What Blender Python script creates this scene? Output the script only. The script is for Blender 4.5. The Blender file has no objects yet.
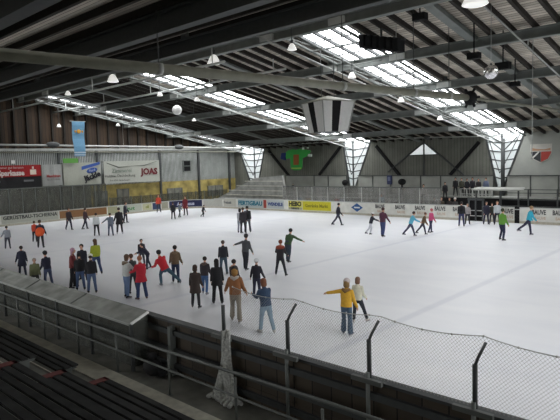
import bpy, bmesh, math, random
from mathutils import Vector, Matrix, Quaternion
random.seed(7)
PI = math.pi
rad = math.radians
scene = bpy.context.scene
C = scene.collection

# ------------------------------------------------------------------ camera
CAM_H = 4.79; F = 545.0
PITCH = rad(4.948); YAW = rad(43.075); ROLL = rad(-1.741)
fw = Vector((-math.sin(YAW)*math.cos(PITCH), math.cos(YAW)*math.cos(PITCH), -math.sin(PITCH)))
_r0 = Vector((math.cos(YAW), math.sin(YAW), 0)); _u0 = _r0.cross(fw)
rt = _r0*math.cos(ROLL) + _u0*math.sin(ROLL)
up = -_r0*math.sin(ROLL) + _u0*math.cos(ROLL)
cd = bpy.data.cameras.new('camera'); cam = bpy.data.objects.new('camera', cd); C.objects.link(cam)
cd.sensor_width = 36.0; cd.lens = 36.0*F/560.0; cd.clip_end = 400; cd.clip_start = 0.05
M3 = Matrix((rt, up, -fw)).transposed()
cam.matrix_world = Matrix.Translation((0, 0, CAM_H)) @ M3.to_4x4()
scene.camera = cam

# ------------------------------------------------------------------ world, light, exposure
w = bpy.data.worlds.new('sky'); scene.world = w; w.use_nodes = True
bg = w.node_tree.nodes['Background']
bg.inputs[0].default_value = (0.97, 0.98, 1.0, 1); bg.inputs[1].default_value = 9.0
_nt = w.node_tree; _tc = _nt.nodes.new('ShaderNodeTexCoord'); _sp = _nt.nodes.new('ShaderNodeSeparateXYZ'); _nt.links.new(_tc.outputs['Generated'], _sp.inputs[0])
_mr = _nt.nodes.new('ShaderNodeMapRange'); _mr.inputs['From Min'].default_value = -0.05; _mr.inputs['From Max'].default_value = 0.05
_nt.links.new(_sp.outputs[2], _mr.inputs['Value'])
_mx = _nt.nodes.new('ShaderNodeMix'); _mx.data_type = 'RGBA'; _nt.links.new(_mr.outputs[0], _mx.inputs[0])
_mx.inputs[6].default_value = (0.14, 0.14, 0.13, 1); _mx.inputs[7].default_value = (0.97, 0.98, 1.0, 1)   # dull ground below, overcast sky above
_nt.links.new(_mx.outputs[2], bg.inputs[0])
scene.view_settings.view_transform = 'Standard'; scene.view_settings.look = 'None'
scene.view_settings.exposure = 0.34; scene.view_settings.gamma = 1.0
scene.view_settings.use_curve_mapping = False
scene.cycles.max_bounces = 8; scene.cycles.diffuse_bounces = 5; scene.cycles.transparent_max_bounces = 24
scene.cycles.sample_clamp_indirect = 8.0

def portal(name, loc, rot, sx, sy):
    ld = bpy.data.lights.new(name, 'AREA'); ld.shape = 'RECTANGLE'; ld.size = sx; ld.size_y = sy
    ld.cycles.is_portal = True
    o = bpy.data.objects.new(name, ld); C.objects.link(o); o.location = loc; o.rotation_euler = rot
    return o

RS = 0.19; RY = 21.3; RZ = 11.87                 # roof slope, ridge line
def zr(y): return RZ - RS*abs(y-RY)
SKY = [(-19.8, -16.4), (-35.4, -31.8), (-51.4, -47.6), (-4.2, -0.8), (11.2, 14.6)]
RANG = math.atan(RS)
for a, b in SKY:
    yc = (22.0+48.3)/2
    portal('roof_portal', ((a+b)/2, yc, zr(yc)+0.35), (-RANG, 0, 0), b-a, 26.3/math.cos(RANG))
a, b = SKY[3]; portal('roof_portal', ((a+b)/2, 12.0, zr(12)+0.35), (RANG, 0, 0), b-a, 5.0)   # unseen opening in the near slope, added to brighten the ice
portal('added_end_portal', (19.9, 21, 5.3), (0, rad(90), 0), 1.9, 50)   # unseen open band in the right end wall, added for light
portal('added_eaves_portal', (-35, -5.3, 5.55), (rad(90), 0, 0), 36, 2.1)   # unseen open band under the eaves, added to brighten the left ice

# ------------------------------------------------------------------ pixel helpers (photo px -> world)
def ray(x, y): return fw + rt*((x-280)/F) + up*((210-y)/F)
def PZ(x, y, z=0.0):
    d = ray(x, y); t = (z-CAM_H)/d.z; return Vector((d.x*t, d.y*t, z))
def PY(x, y, Y):
    d = ray(x, y); t = Y/d.y; return Vector((d.x*t, Y, CAM_H+d.z*t))
def PX(x, y, X):
    d = ray(x, y); t = X/d.x; return Vector((X, d.y*t, CAM_H+d.z*t))
def row(p):
    q = p-Vector((0, 0, CAM_H)); return 210-F*q.dot(up)/q.dot(fw)

# ------------------------------------------------------------------ materials
MAT = {}
def mat(name, col, rough=0.7, metal=0.0, var=0.12, scale=6.0, alpha=None, bump=0.0, spec=None):
    if name in MAT: return MAT[name]
    m = bpy.data.materials.new(name); m.use_nodes = True; nt = m.node_tree
    b = nt.nodes['Principled BSDF']
    b.inputs['Roughness'].default_value = rough; b.inputs['Metallic'].default_value = metal
    if spec is not None: b.inputs['Specular IOR Level'].default_value = spec
    tc = nt.nodes.new('ShaderNodeTexCoord'); n = nt.nodes.new('ShaderNodeTexNoise')
    n.inputs['Scale'].default_value = scale; n.inputs['Detail'].default_value = 4
    nt.links.new(tc.outputs['Object'], n.inputs['Vector'])
    r = nt.nodes.new('ShaderNodeValToRGB')
    r.color_ramp.elements[0].position = 0.3; r.color_ramp.elements[1].position = 0.7
    lo = [max(0, c*(1-var)) for c in col]; hi = [min(1, c*(1+var)) for c in col]
    r.color_ramp.elements[0].color = (*lo, 1); r.color_ramp.elements[1].color = (*hi, 1)
    nt.links.new(n.outputs['Fac'], r.inputs['Fac']); nt.links.new(r.outputs['Color'], b.inputs['Base Color'])
    if bump:
        bp = nt.nodes.new('ShaderNodeBump'); bp.inputs['Strength'].default_value = bump
        nt.links.new(n.outputs['Fac'], bp.inputs['Height']); nt.links.new(bp.outputs['Normal'], b.inputs['Normal'])
    if alpha is not None: b.inputs['Alpha'].default_value = alpha
    MAT[name] = m; return m
def s2l(r, g, b):
    f = lambda c: ((c/255+0.055)/1.055)**2.4 if c/255 > 0.04045 else c/255/12.92
    return (f(r), f(g), f(b))
def cloth(rgb):
    return mat('cloth_%d_%d_%d' % rgb, s2l(*rgb), 0.85, var=0.10, scale=14)

def planks(name, col, axis, width, dark=0.35, rough=0.8, groove=0.12):
    """boards laid side by side along one object axis, each its own tone"""
    if name in MAT: return MAT[name]
    m = bpy.data.materials.new(name); m.use_nodes = True; nt = m.node_tree; N = nt.nodes; L = nt.links
    b = N['Principled BSDF']; b.inputs['Roughness'].default_value = rough
    tc = N.new('ShaderNodeTexCoord'); sp = N.new('ShaderNodeSeparateXYZ'); L.new(tc.outputs['Object'], sp.inputs[0])
    dv = N.new('ShaderNodeMath'); dv.operation = 'DIVIDE'; dv.inputs[1].default_value = width; L.new(sp.outputs[axis], dv.inputs[0])
    fl = N.new('ShaderNodeMath'); fl.operation = 'FLOOR'; L.new(dv.outputs[0], fl.inputs[0])
    wn = N.new('ShaderNodeTexWhiteNoise'); wn.noise_dimensions = '1D'; L.new(fl.outputs[0], wn.inputs['W'])
    fr = N.new('ShaderNodeMath'); fr.operation = 'FRACT'; L.new(dv.outputs[0], fr.inputs[0])
    gr = N.new('ShaderNodeMath'); gr.operation = 'GREATER_THAN'; gr.inputs[1].default_value = groove; L.new(fr.outputs[0], gr.inputs[0])
    mr = N.new('ShaderNodeMapRange'); mr.inputs['To Min'].default_value = 1-dark; mr.inputs['To Max'].default_value = 1+dark
    L.new(wn.outputs['Value'], mr.inputs['Value'])
    mu = N.new('ShaderNodeMath'); mu.operation = 'MULTIPLY'; L.new(mr.outputs[0], mu.inputs[0]); L.new(gr.outputs[0], mu.inputs[1])
    mx = N.new('ShaderNodeVectorMath'); mx.operation = 'SCALE'; mx.inputs[0].default_value = col; L.new(mu.outputs[0], mx.inputs['Scale'])
    ns = N.new('ShaderNodeTexNoise'); ns.inputs['Scale'].default_value = 1.3; ns.inputs['Detail'].default_value = 5; L.new(tc.outputs['Object'], ns.inputs['Vector'])
    mr2 = N.new('ShaderNodeMapRange'); mr2.inputs['To Min'].default_value = 0.7; mr2.inputs['To Max'].default_value = 1.3; L.new(ns.outputs['Fac'], mr2.inputs['Value'])
    m2 = N.new('ShaderNodeVectorMath'); m2.operation = 'SCALE'; L.new(mx.outputs[0], m2.inputs[0]); L.new(mr2.outputs[0], m2.inputs['Scale'])
    L.new(m2.outputs[0], b.inputs['Base Color'])
    MAT[name] = m; return m

def glassy(name, col, op, rough=0.1, streak=0.0):
    """pane: part see-through, part glossy tinted film, with optional streaks that stand in for reflections"""
    if name in MAT: return MAT[name]
    m = bpy.data.materials.new(name); m.use_nodes = True; nt = m.node_tree; N = nt.nodes; L = nt.links
    b = N['Principled BSDF']; b.inputs['Base Color'].default_value = (*col, 1); b.inputs['Roughness'].default_value = rough
    tr = N.new('ShaderNodeBsdfTransparent'); mx = N.new('ShaderNodeMixShader'); out = N['Material Output']
    L.new(tr.outputs[0], mx.inputs[1]); L.new(b.outputs[0], mx.inputs[2]); L.new(mx.outputs[0], out.inputs[0])
    if streak:
        tc = N.new('ShaderNodeTexCoord'); mp = N.new('ShaderNodeMapping'); mp.inputs['Scale'].default_value = (3, 3, 0.5)
        ns = N.new('ShaderNodeTexNoise'); ns.inputs['Scale'].default_value = 1.5; ns.inputs['Detail'].default_value = 4
        L.new(tc.outputs['Object'], mp.inputs[0]); L.new(mp.outputs[0], ns.inputs['Vector'])
        mr = N.new('ShaderNodeMapRange'); mr.inputs['From Min'].default_value = 0.3; mr.inputs['From Max'].default_value = 0.7
        mr.inputs['To Min'].default_value = op-streak; mr.inputs['To Max'].default_value = min(1, op+streak)
        L.new(ns.outputs['Fac'], mr.inputs['Value']); L.new(mr.outputs[0], mx.inputs[0])
    else: mx.inputs[0].default_value = op
    MAT[name] = m; return m

def ice_mat():
    m = bpy.data.materials.new('ice'); m.use_nodes = True; nt = m.node_tree; N = nt.nodes; L = nt.links
    b = N['Principled BSDF']; b.inputs['Roughness'].default_value = 0.38; b.inputs['Specular IOR Level'].default_value = 0.25
    tc = N.new('ShaderNodeTexCoord'); sp = N.new('ShaderNodeSeparateXYZ'); L.new(tc.outputs['Object'], sp.inputs[0])
    ns = N.new('ShaderNodeTexNoise'); ns.inputs['Scale'].default_value = 0.35; ns.inputs['Detail'].default_value = 8; ns.inputs['Distortion'].default_value = 1.2
    mp = N.new('ShaderNodeMapping'); mp.inputs['Scale'].default_value = (0.6, 1.6, 1); L.new(tc.outputs['Object'], mp.inputs[0]); L.new(mp.outputs[0], ns.inputs['Vector'])
    r = N.new('ShaderNodeValToRGB'); r.color_ramp.elements[0].position = 0.3; r.color_ramp.elements[1].position = 0.72
    r.color_ramp.elements[0].color = (0.80, 0.82, 0.86, 1); r.color_ramp.elements[1].color = (0.87, 0.885, 0.91, 1)
    L.new(ns.outputs['Fac'], r.inputs['Fac'])
    prev = r.outputs['Color']
    for xc, wd, col, f in ((-16.3, 0.20, (0.50, 0.53, 0.62, 1), 0.30), (-8.3, 0.20, (0.5, 0.53, 0.62, 1), 0.30), (-31.5, 0.3, (0.5, 0.53, 0.62, 1), 0.15)):
        s = N.new('ShaderNodeMath'); s.operation = 'SUBTRACT'; s.inputs[1].default_value = xc; L.new(sp.outputs[0], s.inputs[0])
        a = N.new('ShaderNodeMath'); a.operation = 'ABSOLUTE'; L.new(s.outputs[0], a.inputs[0])
        l = N.new('ShaderNodeMapRange'); l.inputs['From Min'].default_value = wd*0.4; l.inputs['From Max'].default_value = wd
        l.inputs['To Min'].default_value = f; l.inputs['To Max'].default_value = 0; L.new(a.outputs[0], l.inputs['Value'])
        mx = N.new('ShaderNodeMix'); mx.data_type = 'RGBA'; L.new(l.outputs[0], mx.inputs[0]); L.new(prev, mx.inputs[6]); mx.inputs[7].default_value = col
        prev = mx.outputs[2]
    # skate scratches
    n2 = N.new('ShaderNodeTexNoise'); n2.inputs['Scale'].default_value = 1.2; n2.inputs['Detail'].default_value = 10; n2.inputs['Distortion'].default_value = 4
    L.new(tc.outputs['Object'], n2.inputs['Vector'])
    bp = N.new('ShaderNodeBump'); bp.inputs['Strength'].default_value = 0.15; bp.inputs['Distance'].default_value = 0.02
    L.new(n2.outputs['Fac'], bp.inputs['Height']); L.new(bp.outputs[0], b.inputs['Normal'])
    L.new(prev, b.inputs['Base Color'])
    return m

def net_mat(name, col, cell, thick):
    """knotted net: the holes between the diagonal cords are open"""
    m = bpy.data.materials.new(name); m.use_nodes = True; nt = m.node_tree; N = nt.nodes; L = nt.links
    b = N['Principled BSDF']; b.inputs['Base Color'].default_value = (*col, 1); b.inputs['Roughness'].default_value = 0.7
    tc = N.new('ShaderNodeTexCoord'); sp = N.new('ShaderNodeSeparateXYZ'); L.new(tc.outputs['Object'], sp.inputs[0])
    outs = []
    for sg in (1, -1):
        mu = N.new('ShaderNodeMath'); mu.operation = 'MULTIPLY_ADD'; mu.inputs[1].default_value = sg
        L.new(sp.outputs[2], mu.inputs[0]); L.new(sp.outputs[0], mu.inputs[2])
        dv = N.new('ShaderNodeMath'); dv.operation = 'DIVIDE'; dv.inputs[1].default_value = cell; L.new(mu.outputs[0], dv.inputs[0])
        fr = N.new('ShaderNodeMath'); fr.operation = 'FRACT'; L.new(dv.outputs[0], fr.inputs[0])
        lt = N.new('ShaderNodeMath'); lt.operation = 'LESS_THAN'; lt.inputs[1].default_value = thick; L.new(fr.outputs[0], lt.inputs[0])
        outs.append(lt.outputs[0])
    mxm = N.new('ShaderNodeMath'); mxm.operation = 'MAXIMUM'; L.new(outs[0], mxm.inputs[0]); L.new(outs[1], mxm.inputs[1])
    tr = N.new('ShaderNodeBsdfTransparent'); mx = N.new('ShaderNodeMixShader')
    L.new(mxm.outputs[0], mx.inputs[0]); L.new(tr.outputs[0], mx.inputs[1]); L.new(b.outputs[0], mx.inputs[2])
    L.new(mx.outputs[0], N['Material Output'].inputs[0])
    return m

# ------------------------------------------------------------------ mesh helpers
def box(bm, x0, y0, z0, x1, y1, z1, mi=0, M=None):
    co = [(x0,y0,z0),(x1,y0,z0),(x1,y1,z0),(x0,y1,z0),(x0,y0,z1),(x1,y0,z1),(x1,y1,z1),(x0,y1,z1)]
    v = [bm.verts.new(M @ Vector(c) if M else c) for c in co]
    for f in ((0,3,2,1),(4,5,6,7),(0,1,5,4),(1,2,6,5),(2,3,7,6),(3,0,4,7)):
        bm.faces.new([v[i] for i in f]).material_index = mi
def bar(bm, p, q, wd, ht, mi=0):
    """rectangular bar from p to q"""
    p = Vector(p); q = Vector(q); d = (q-p); L = d.length; d.normalize()
    s = d.cross(Vector((0,0,1)))
    if s.length < 1e-3: s = Vector((1,0,0))
    s.normalize(); u = s.cross(d).normalized()
    M = Matrix(((s.x,d.x,u.x,p.x),(s.y,d.y,u.y,p.y),(s.z,d.z,u.z,p.z),(0,0,0,1)))
    box(bm, -wd/2, 0, -ht/2, wd/2, L, ht/2, mi, M)
def tube(bm, pts, r, seg=8, mi=0, side=None, cap=True, rnd=False):
    """lofted tube; r = one radius, or per point a radius or (rx, ry)"""
    pts = [Vector(p) for p in pts]; n = len(pts)
    if not isinstance(r, (list,)): r = [r]*n
    rr = [(a, a) if not isinstance(a, tuple) else a for a in r]
    if rnd:
        d0 = (pts[0]-pts[1]).normalized(); d1 = (pts[-1]-pts[-2]).normalized()
        a0 = min(rr[0]); a1 = min(rr[-1])
        p0 = [pts[0]+d0*a0*0.95, pts[0]+d0*a0*0.6]; p1 = [pts[-1]+d1*a1*0.6, pts[-1]+d1*a1*0.95]
        q0 = [(rr[0][0]*.35, rr[0][1]*.35), (rr[0][0]*.8, rr[0][1]*.8)]; q1 = [(rr[-1][0]*.8, rr[-1][1]*.8), (rr[-1][0]*.35, rr[-1][1]*.35)]
        pts = p0+pts+p1; rr = q0+rr+q1; n = len(pts)
    rings = []; prev = None
    for i in range(n):
        d = (pts[min(i+1, n-1)]-pts[max(i-1, 0)]).normalized()
        ref = Vector(side) if side is not None else (prev if prev is not None else (Vector((1,0,0)) if abs(d.x) < 0.9 else Vector((0,1,0))))
        s = ref-d*ref.dot(d)
        if s.length < 1e-4: s = d.orthogonal()
        s.normalize(); prev = s; u = d.cross(s)
        rings.append([bm.verts.new(pts[i]+s*rr[i][0]*math.cos(2*PI*k/seg)+u*rr[i][1]*math.sin(2*PI*k/seg)) for k in range(seg)])
    for i in range(n-1):
        for k in range(seg):
            f = bm.faces.new((rings[i][k], rings[i][(k+1)%seg], rings[i+1][(k+1)%seg], rings[i+1][k])); f.material_index = mi; f.smooth = True
    if cap:
        bm.faces.new(rings[0][::-1]).material_index = mi; bm.faces.new(rings[-1]).material_index = mi
def lathe(bm, prof, seg=16, mi=0, M=None, mis=None):
    rings = []
    for r, z in prof:
        rings.append([bm.verts.new((M or Matrix()) @ Vector((r*math.cos(2*PI*k/seg), r*math.sin(2*PI*k/seg), z))) for k in range(seg)])
    for i in range(len(prof)-1):
        for k in range(seg):
            f = bm.faces.new((rings[i][k], rings[i][(k+1)%seg], rings[i+1][(k+1)%seg], rings[i+1][k]))
            f.material_index = mis[i] if mis else mi; f.smooth = True
    bm.faces.new(rings[0][::-1]).material_index = mis[0] if mis else mi; bm.faces.new(rings[-1]).material_index = mis[-1] if mis else mi
def ball(bm, c, rx, ry=None, rz=None, seg=12, mi=0, R=None):
    ry = ry or rx; rz = rz or rx
    g = bmesh.ops.create_uvsphere(bm, u_segments=seg, v_segments=max(6, seg//2+1), radius=1)
    M = Matrix.Translation(c) @ (R.to_4x4() if R else Matrix()) @ Matrix.Diagonal((rx, ry, rz, 1))
    bmesh.ops.transform(bm, matrix=M, verts=g['verts'])
    for v in g['verts']:
        for f in v.link_faces: f.smooth = True; f.material_index = mi
def prism(bm, poly, d, mi=0):
    """closed polygon (list of Vector) pushed along d"""
    a = [bm.verts.new(p) for p in poly]; b = [bm.verts.new(Vector(p)+Vector(d)) for p in poly]
    n = len(poly); bm.faces.new(a).material_index = mi; bm.faces.new(b[::-1]).material_index = mi
    for i in range(n):
        bm.faces.new((a[i], b[i], b[(i+1)%n], a[(i+1)%n])).material_index = mi
def obj(name, bm, mats, parent=None, kind=None):
    bmesh.ops.recalc_face_normals(bm, faces=bm.faces)
    me = bpy.data.meshes.new(name); bm.to_mesh(me); bm.free()
    if not isinstance(mats, (list, tuple)): mats = [mats]
    for m in mats: me.materials.append(m)
    o = bpy.data.objects.new(name, me); C.objects.link(o)
    if parent: o.parent = parent
    if kind: o['kind'] = kind
    return o
def tag(o, label, cat, group=None):
    o['label'] = label; o['category'] = cat
    if group: o['group'] = group
    return o
def empty(name, loc, label, cat, group=None, rz=0.0):
    o = bpy.data.objects.new(name, None); C.objects.link(o); o.location = loc; o.rotation_euler = (0, 0, rz); o.empty_display_size = 0.2
    return tag(o, label, cat, group)
NB = bmesh.new
def centred(name, bm, mats, loc, label, cat, group=None):
    """a one-mesh thing whose geometry is built about loc"""
    o = obj(name, bm, mats); o.location = loc; return tag(o, label, cat, group)
def text(name, s, size, loc, rz, m, parent=None, sx=1.0, tilt=0.0, ext=0.006, align='CENTER', bold=0.0):
    cu = bpy.data.curves.new(name, 'FONT'); cu.body = s; cu.size = size; cu.extrude = ext; cu.align_x = align; cu.align_y = 'CENTER'; cu.offset = bold
    cu.resolution_u = 2
    t = bpy.data.objects.new(name, cu); C.objects.link(t)
    dg = bpy.context.evaluated_depsgraph_get(); dg.update()
    me = bpy.data.meshes.new_from_object(t.evaluated_get(dg)); bpy.data.objects.remove(t)
    o = bpy.data.objects.new(name, me); C.objects.link(o)
    me.materials.clear(); me.materials.append(m)
    o.matrix_basis = Matrix.Translation(loc) @ Matrix.Rotation(rz, 4, 'Z') @ Matrix.Rotation(PI/2, 4, 'X') @ Matrix.Rotation(tilt, 4, 'Z') @ Matrix.Diagonal((sx, 1, 1, 1))
    if parent: o.parent = parent
    return o

m_ice = ice_mat()
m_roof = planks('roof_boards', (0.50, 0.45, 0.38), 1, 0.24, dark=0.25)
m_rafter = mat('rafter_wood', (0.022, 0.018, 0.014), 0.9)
m_gable = planks('gable_boards', (0.046, 0.027, 0.014), 1, 0.32, dark=0.4, groove=0.1)
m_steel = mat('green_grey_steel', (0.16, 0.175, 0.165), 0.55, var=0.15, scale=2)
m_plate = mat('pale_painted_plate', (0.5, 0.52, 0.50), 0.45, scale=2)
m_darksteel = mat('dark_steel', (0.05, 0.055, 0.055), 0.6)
m_lightsteel = mat('light_steel', (0.36, 0.37, 0.35), 0.45, scale=2)
m_tube = mat('olive_painted_tube', (0.20, 0.20, 0.155), 0.5, scale=3)
m_black = mat('black_paint', (0.012, 0.012, 0.013), 0.85, spec=0.2)
m_white = mat('white_paint', (0.72, 0.72, 0.70), 0.6, var=0.05)
m_lamp = mat('white_enamel', (0.82, 0.82, 0.80), 0.4, var=0.03)
m_lit = mat('lit_lamp_glass', (0.85, 0.85, 0.82), 0.4, var=0.03)
m_lit.node_tree.nodes['Principled BSDF'].inputs['Emission Color'].default_value = (1, 0.99, 0.95, 1); m_lit.node_tree.nodes['Principled BSDF'].inputs['Emission Strength'].default_value = 0.45
m_conc = mat('concrete', (0.58, 0.57, 0.48), 0.9, var=0.25, scale=3, bump=0.2)
m_darkconc = mat('dark_concrete', (0.18, 0.18, 0.155), 0.9, var=0.3, scale=2)
m_wing = mat('pale_concrete', (0.27, 0.275, 0.255), 0.9, var=0.3, scale=1.5)
m_clad = planks('grey_cladding', (0.15, 0.155, 0.13), 0, 0.3, dark=0.08, groove=0.06)
m_panel = mat('pale_grey_panel', (0.30, 0.31, 0.28), 0.7, var=0.12, scale=1)
m_corr = planks('corrugated_sheet', (0.36, 0.38, 0.36), 1, 0.18, dark=0.05, groove=0.3)
m_yellow = mat('yellow_panel', (0.34, 0.27, 0.085), 0.6, var=0.5, scale=1.2)
m_board = mat('off_white_board', (0.6, 0.6, 0.55), 0.5, var=0.1, scale=2)
m_brownad = mat('brown_advert', (0.26, 0.13, 0.05), 0.6, var=0.2)
m_wood = planks('weathered_dark_wood', (0.055, 0.042, 0.028), 0, 0.45, dark=0.3, groove=0.05)
m_rail = mat('galvanised_rail', (0.13, 0.14, 0.13), 0.5, 0.3)
m_bench = mat('dark_bench_slat', (0.028, 0.029, 0.028), 0.75, var=0.3, scale=3, spec=0.25)
m_red = mat('faded_red_bracket', (0.17, 0.045, 0.04), 0.7)
m_boothtop = mat('dirty_grey_plexi_roof', (0.32, 0.335, 0.31), 0.25, var=0.3, scale=2)
m_boothglass = glassy('smoky_plexi', (0.14, 0.15, 0.135), 0.42, 0.15, 0.22)  # streaks stand in for vertical reflections on the booth panes
m_farplexi = glassy('streaked_plexi', (0.17, 0.17, 0.155), 0.45, 0.3, 0.14)  # grey tone and streaks stand in for reflections
m_leftplexi = glassy('cloudy_green_plexi', (0.10, 0.105, 0.085), 0.45, 0.2, 0.2)
m_glaze = glassy('skylight_glass', (0.8, 0.85, 0.9), 0.12, 0.3)
m_glazewin = glassy('window_glass', (0.8, 0.85, 0.85), 0.8, 0.3, 0.05)
m_net = net_mat('white_net', (0.34, 0.34, 0.31), 0.06, 0.095)
m_cord = mat('net_cord', (0.45, 0.45, 0.42), 0.8)

# ================================================================== SETTING
# ice sheet with rounded corners
NY, FY, LX, RX = 7.65, 39.6, -49.8, 10.2
def outline(off=0.0):
    pts = []
    for cx, cy, r, a0 in ((LX, NY, 7.5, 180), (RX, NY, 7.5, 270), (RX, FY, 4.5, 0), (LX, FY, 4.5, 90)):
        sx = 1 if cx == LX else -1; sy = 1 if cy == NY else -1
        c = Vector((cx+sx*r, cy+sy*r, 0))
        for k in range(13):
            a = rad(a0+k*90/12); pts.append(c+Vector((math.cos(a), math.sin(a), 0))*(r+off))
    return pts
bm = NB(); prism(bm, outline(0.02), (0, 0, -0.12)); obj('floor', bm, m_ice, kind='structure')
bm = NB(); box(bm, -53, -5.4, -0.5, 20, 48.3, -0.22); obj('floor_surround', bm, m_darkconc, kind='structure')

# roof plates between the skylights, with rafters as children
xs = [-53.0]
for a, b in sorted(SKY): xs += [a, b]
xs.append(20.0)
bm = NB()
def slab(bm, x0, x1, y0, y1, off0, th, mi=0):
    v = []
    for o in (off0, off0+th):
        v += [bm.verts.new((x, y, zr(y)+o)) for x, y in ((x0, y0), (x1, y0), (x1, y1), (x0, y1))]
    for f in ((0,3,2,1),(4,5,6,7),(0,1,5,4),(1,2,6,5),(2,3,7,6),(3,0,4,7)): bm.faces.new([v[i] for i in f]).material_index = mi
for i in range(0, len(xs), 2): slab(bm, xs[i], xs[i+1], 22.0, 48.6, 0.0, 0.15)
slab(bm, -53.0, 20.0, RY, 22.0, 0.0, 0.15)
slab(bm, -53.0, 20.0, -5.6, 9.5, 0.0, 0.15); slab(bm, -53.0, 20.0, 14.4, RY, 0.0, 0.15)
slab(bm, -53.0, SKY[3][0], 9.5, 14.4, 0.0, 0.15); slab(bm, SKY[3][1], 20.0, 9.5, 14.4, 0.0, 0.15)  # gap in the near slope, added to let light onto the ice
ceil = obj('ceiling', bm, m_roof, kind='structure')
raf = []
x = -52.6
while x < 12:
    if not any(a-0.1 < x < b+0.1 for a, b in SKY):
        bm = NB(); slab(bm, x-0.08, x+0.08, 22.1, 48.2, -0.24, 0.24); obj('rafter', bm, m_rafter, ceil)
    x += 1.02
x = -52.6
for k in range(16):
    y = -4+k*1.55
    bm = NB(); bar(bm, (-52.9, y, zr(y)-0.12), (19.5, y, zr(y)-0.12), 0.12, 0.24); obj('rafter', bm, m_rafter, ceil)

# skylights: glazing with bars
for n, (a, b) in enumerate(SKY):
    bm = NB(); slab(bm, a, b, 22.0, 48.6, 0.16, 0.012); g = obj('window_%d' % (n+1), bm, m_glaze, kind='structure')
    bm = NB()
    for xx in (a+0.06, a+(b-a)*0.33, a+(b-a)*0.67, b-0.06): slab(bm, xx-0.075, xx+0.075, 22.0, 48.5, 0.0, 0.15)
    y = 22.0
    while y < 48.4:
        bar(bm, (a, y, zr(y)+0.1), (b, y, zr(y)+0.1), 0.06, 0.06); y += 1.12
    obj('window_frame', bm, m_darksteel, g)
bays = ['nearest the scoreboard', 'over the middle of the far wall', 'beside the left gable', 'above the right half', 'at the right end']
for n, (a, b) in enumerate(SKY[:4]):
    bm = NB(); nb = 4; y0 = 21.3; dy = 5.5
    for xx in (a-0.05, b+0.05):
        tube(bm, [(xx, 21.4, zr(21.4)-0.35), (xx, 48, zr(48)-0.35)], 0.07, 6)
    mid = (a+b)/2; tube(bm, [(mid, 21.4, zr(21.4)-0.95), (mid, 47.9, zr(47.9)-0.95)], 0.06, 6)
    k = 0; y = 21.5
    while y < 46.5:
        y2 = y+2.75
        zm = zr(y+1.37)-0.95
        for xx in (a, b):
            tube(bm, [(xx, y, zr(y)-0.35), (mid, y+1.37, zm), (xx, y2, zr(y2)-0.35)], 0.032, 5)
        y = y2
    o = obj('skylight_truss', bm, m_steel); tag(o, 'slim steel lattice truss hanging under the long skylight '+bays[n], 'truss', None)

# main roof beams
bw = [(21.3, 'under the ridge, highest of the roof beams'), (26.7, 'second down the far slope, just past the ridge'), (32.2, 'third down the far slope, crossing behind the scoreboard'), (37.7, 'fourth down the far slope'), (43.3, 'lowest on the far slope, nearest the far wall')]
for y, d in bw:
    t = empty('roof_beam', (-16, y, zr(y)-0.72), 'long grey-green steel roof beam '+d, 'beam', None)
    z0 = 0.0
    for i in range(0, len(xs)-1):
        pass
    bm = NB()
    hb = 0.40
    box(bm, -37, -0.05, 0.02, 36, 0.05, hb)               # web
    box(bm, -37, -0.17, hb-0.02, 36, 0.17, hb+0.05)          # flanges
    box(bm, -37, -0.17, -0.03, 36, 0.17, 0.04)
    obj('beam_web', bm, m_steel, t)
    for a, b in SKY:
        for xx in (a-0.6, b+0.6):
            bm = NB(); box(bm, xx+16-0.45, -0.2, 0.04, xx+16+0.45, 0.2, 0.36); obj('joint_plate', bm, m_plate, t)
            bm = NB(); box(bm, xx+16-0.12, -0.1, hb, xx+16+0.12, 0.1, 0.70); obj('hanger_block', bm, m_darksteel, t)
for y, d in ((15.7, 'first on the near slope, upper left'), (10.1, 'second on the near slope, dark upper left'), (4.5, 'closest over the stand')):
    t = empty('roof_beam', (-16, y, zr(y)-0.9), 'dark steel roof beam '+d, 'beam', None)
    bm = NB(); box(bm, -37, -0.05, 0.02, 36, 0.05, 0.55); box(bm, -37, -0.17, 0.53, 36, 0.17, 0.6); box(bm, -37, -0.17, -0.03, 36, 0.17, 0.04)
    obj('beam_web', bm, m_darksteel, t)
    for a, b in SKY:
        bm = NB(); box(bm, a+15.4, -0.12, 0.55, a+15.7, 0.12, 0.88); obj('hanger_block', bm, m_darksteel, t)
# rafters' main girders running down the slope (dark, beside the skylights)
for xx, lb in ((-11.6, 'wide dark sloping girder right of the nearest skylight'), (-26.2, 'dark sloping girder between the two nearest skylights'), (-42.0, 'dark sloping girder between the two furthest skylights')):
    bm = NB(); slab(bm, xx-0.22, xx+0.22, 21.4, 48.2, -0.42, 0.12); slab(bm, xx-0.05, xx+0.05, 21.4, 48.2, -0.32, 0.3)
    tag(obj('roof_girder', bm, m_steel), lb, 'girder')

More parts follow.
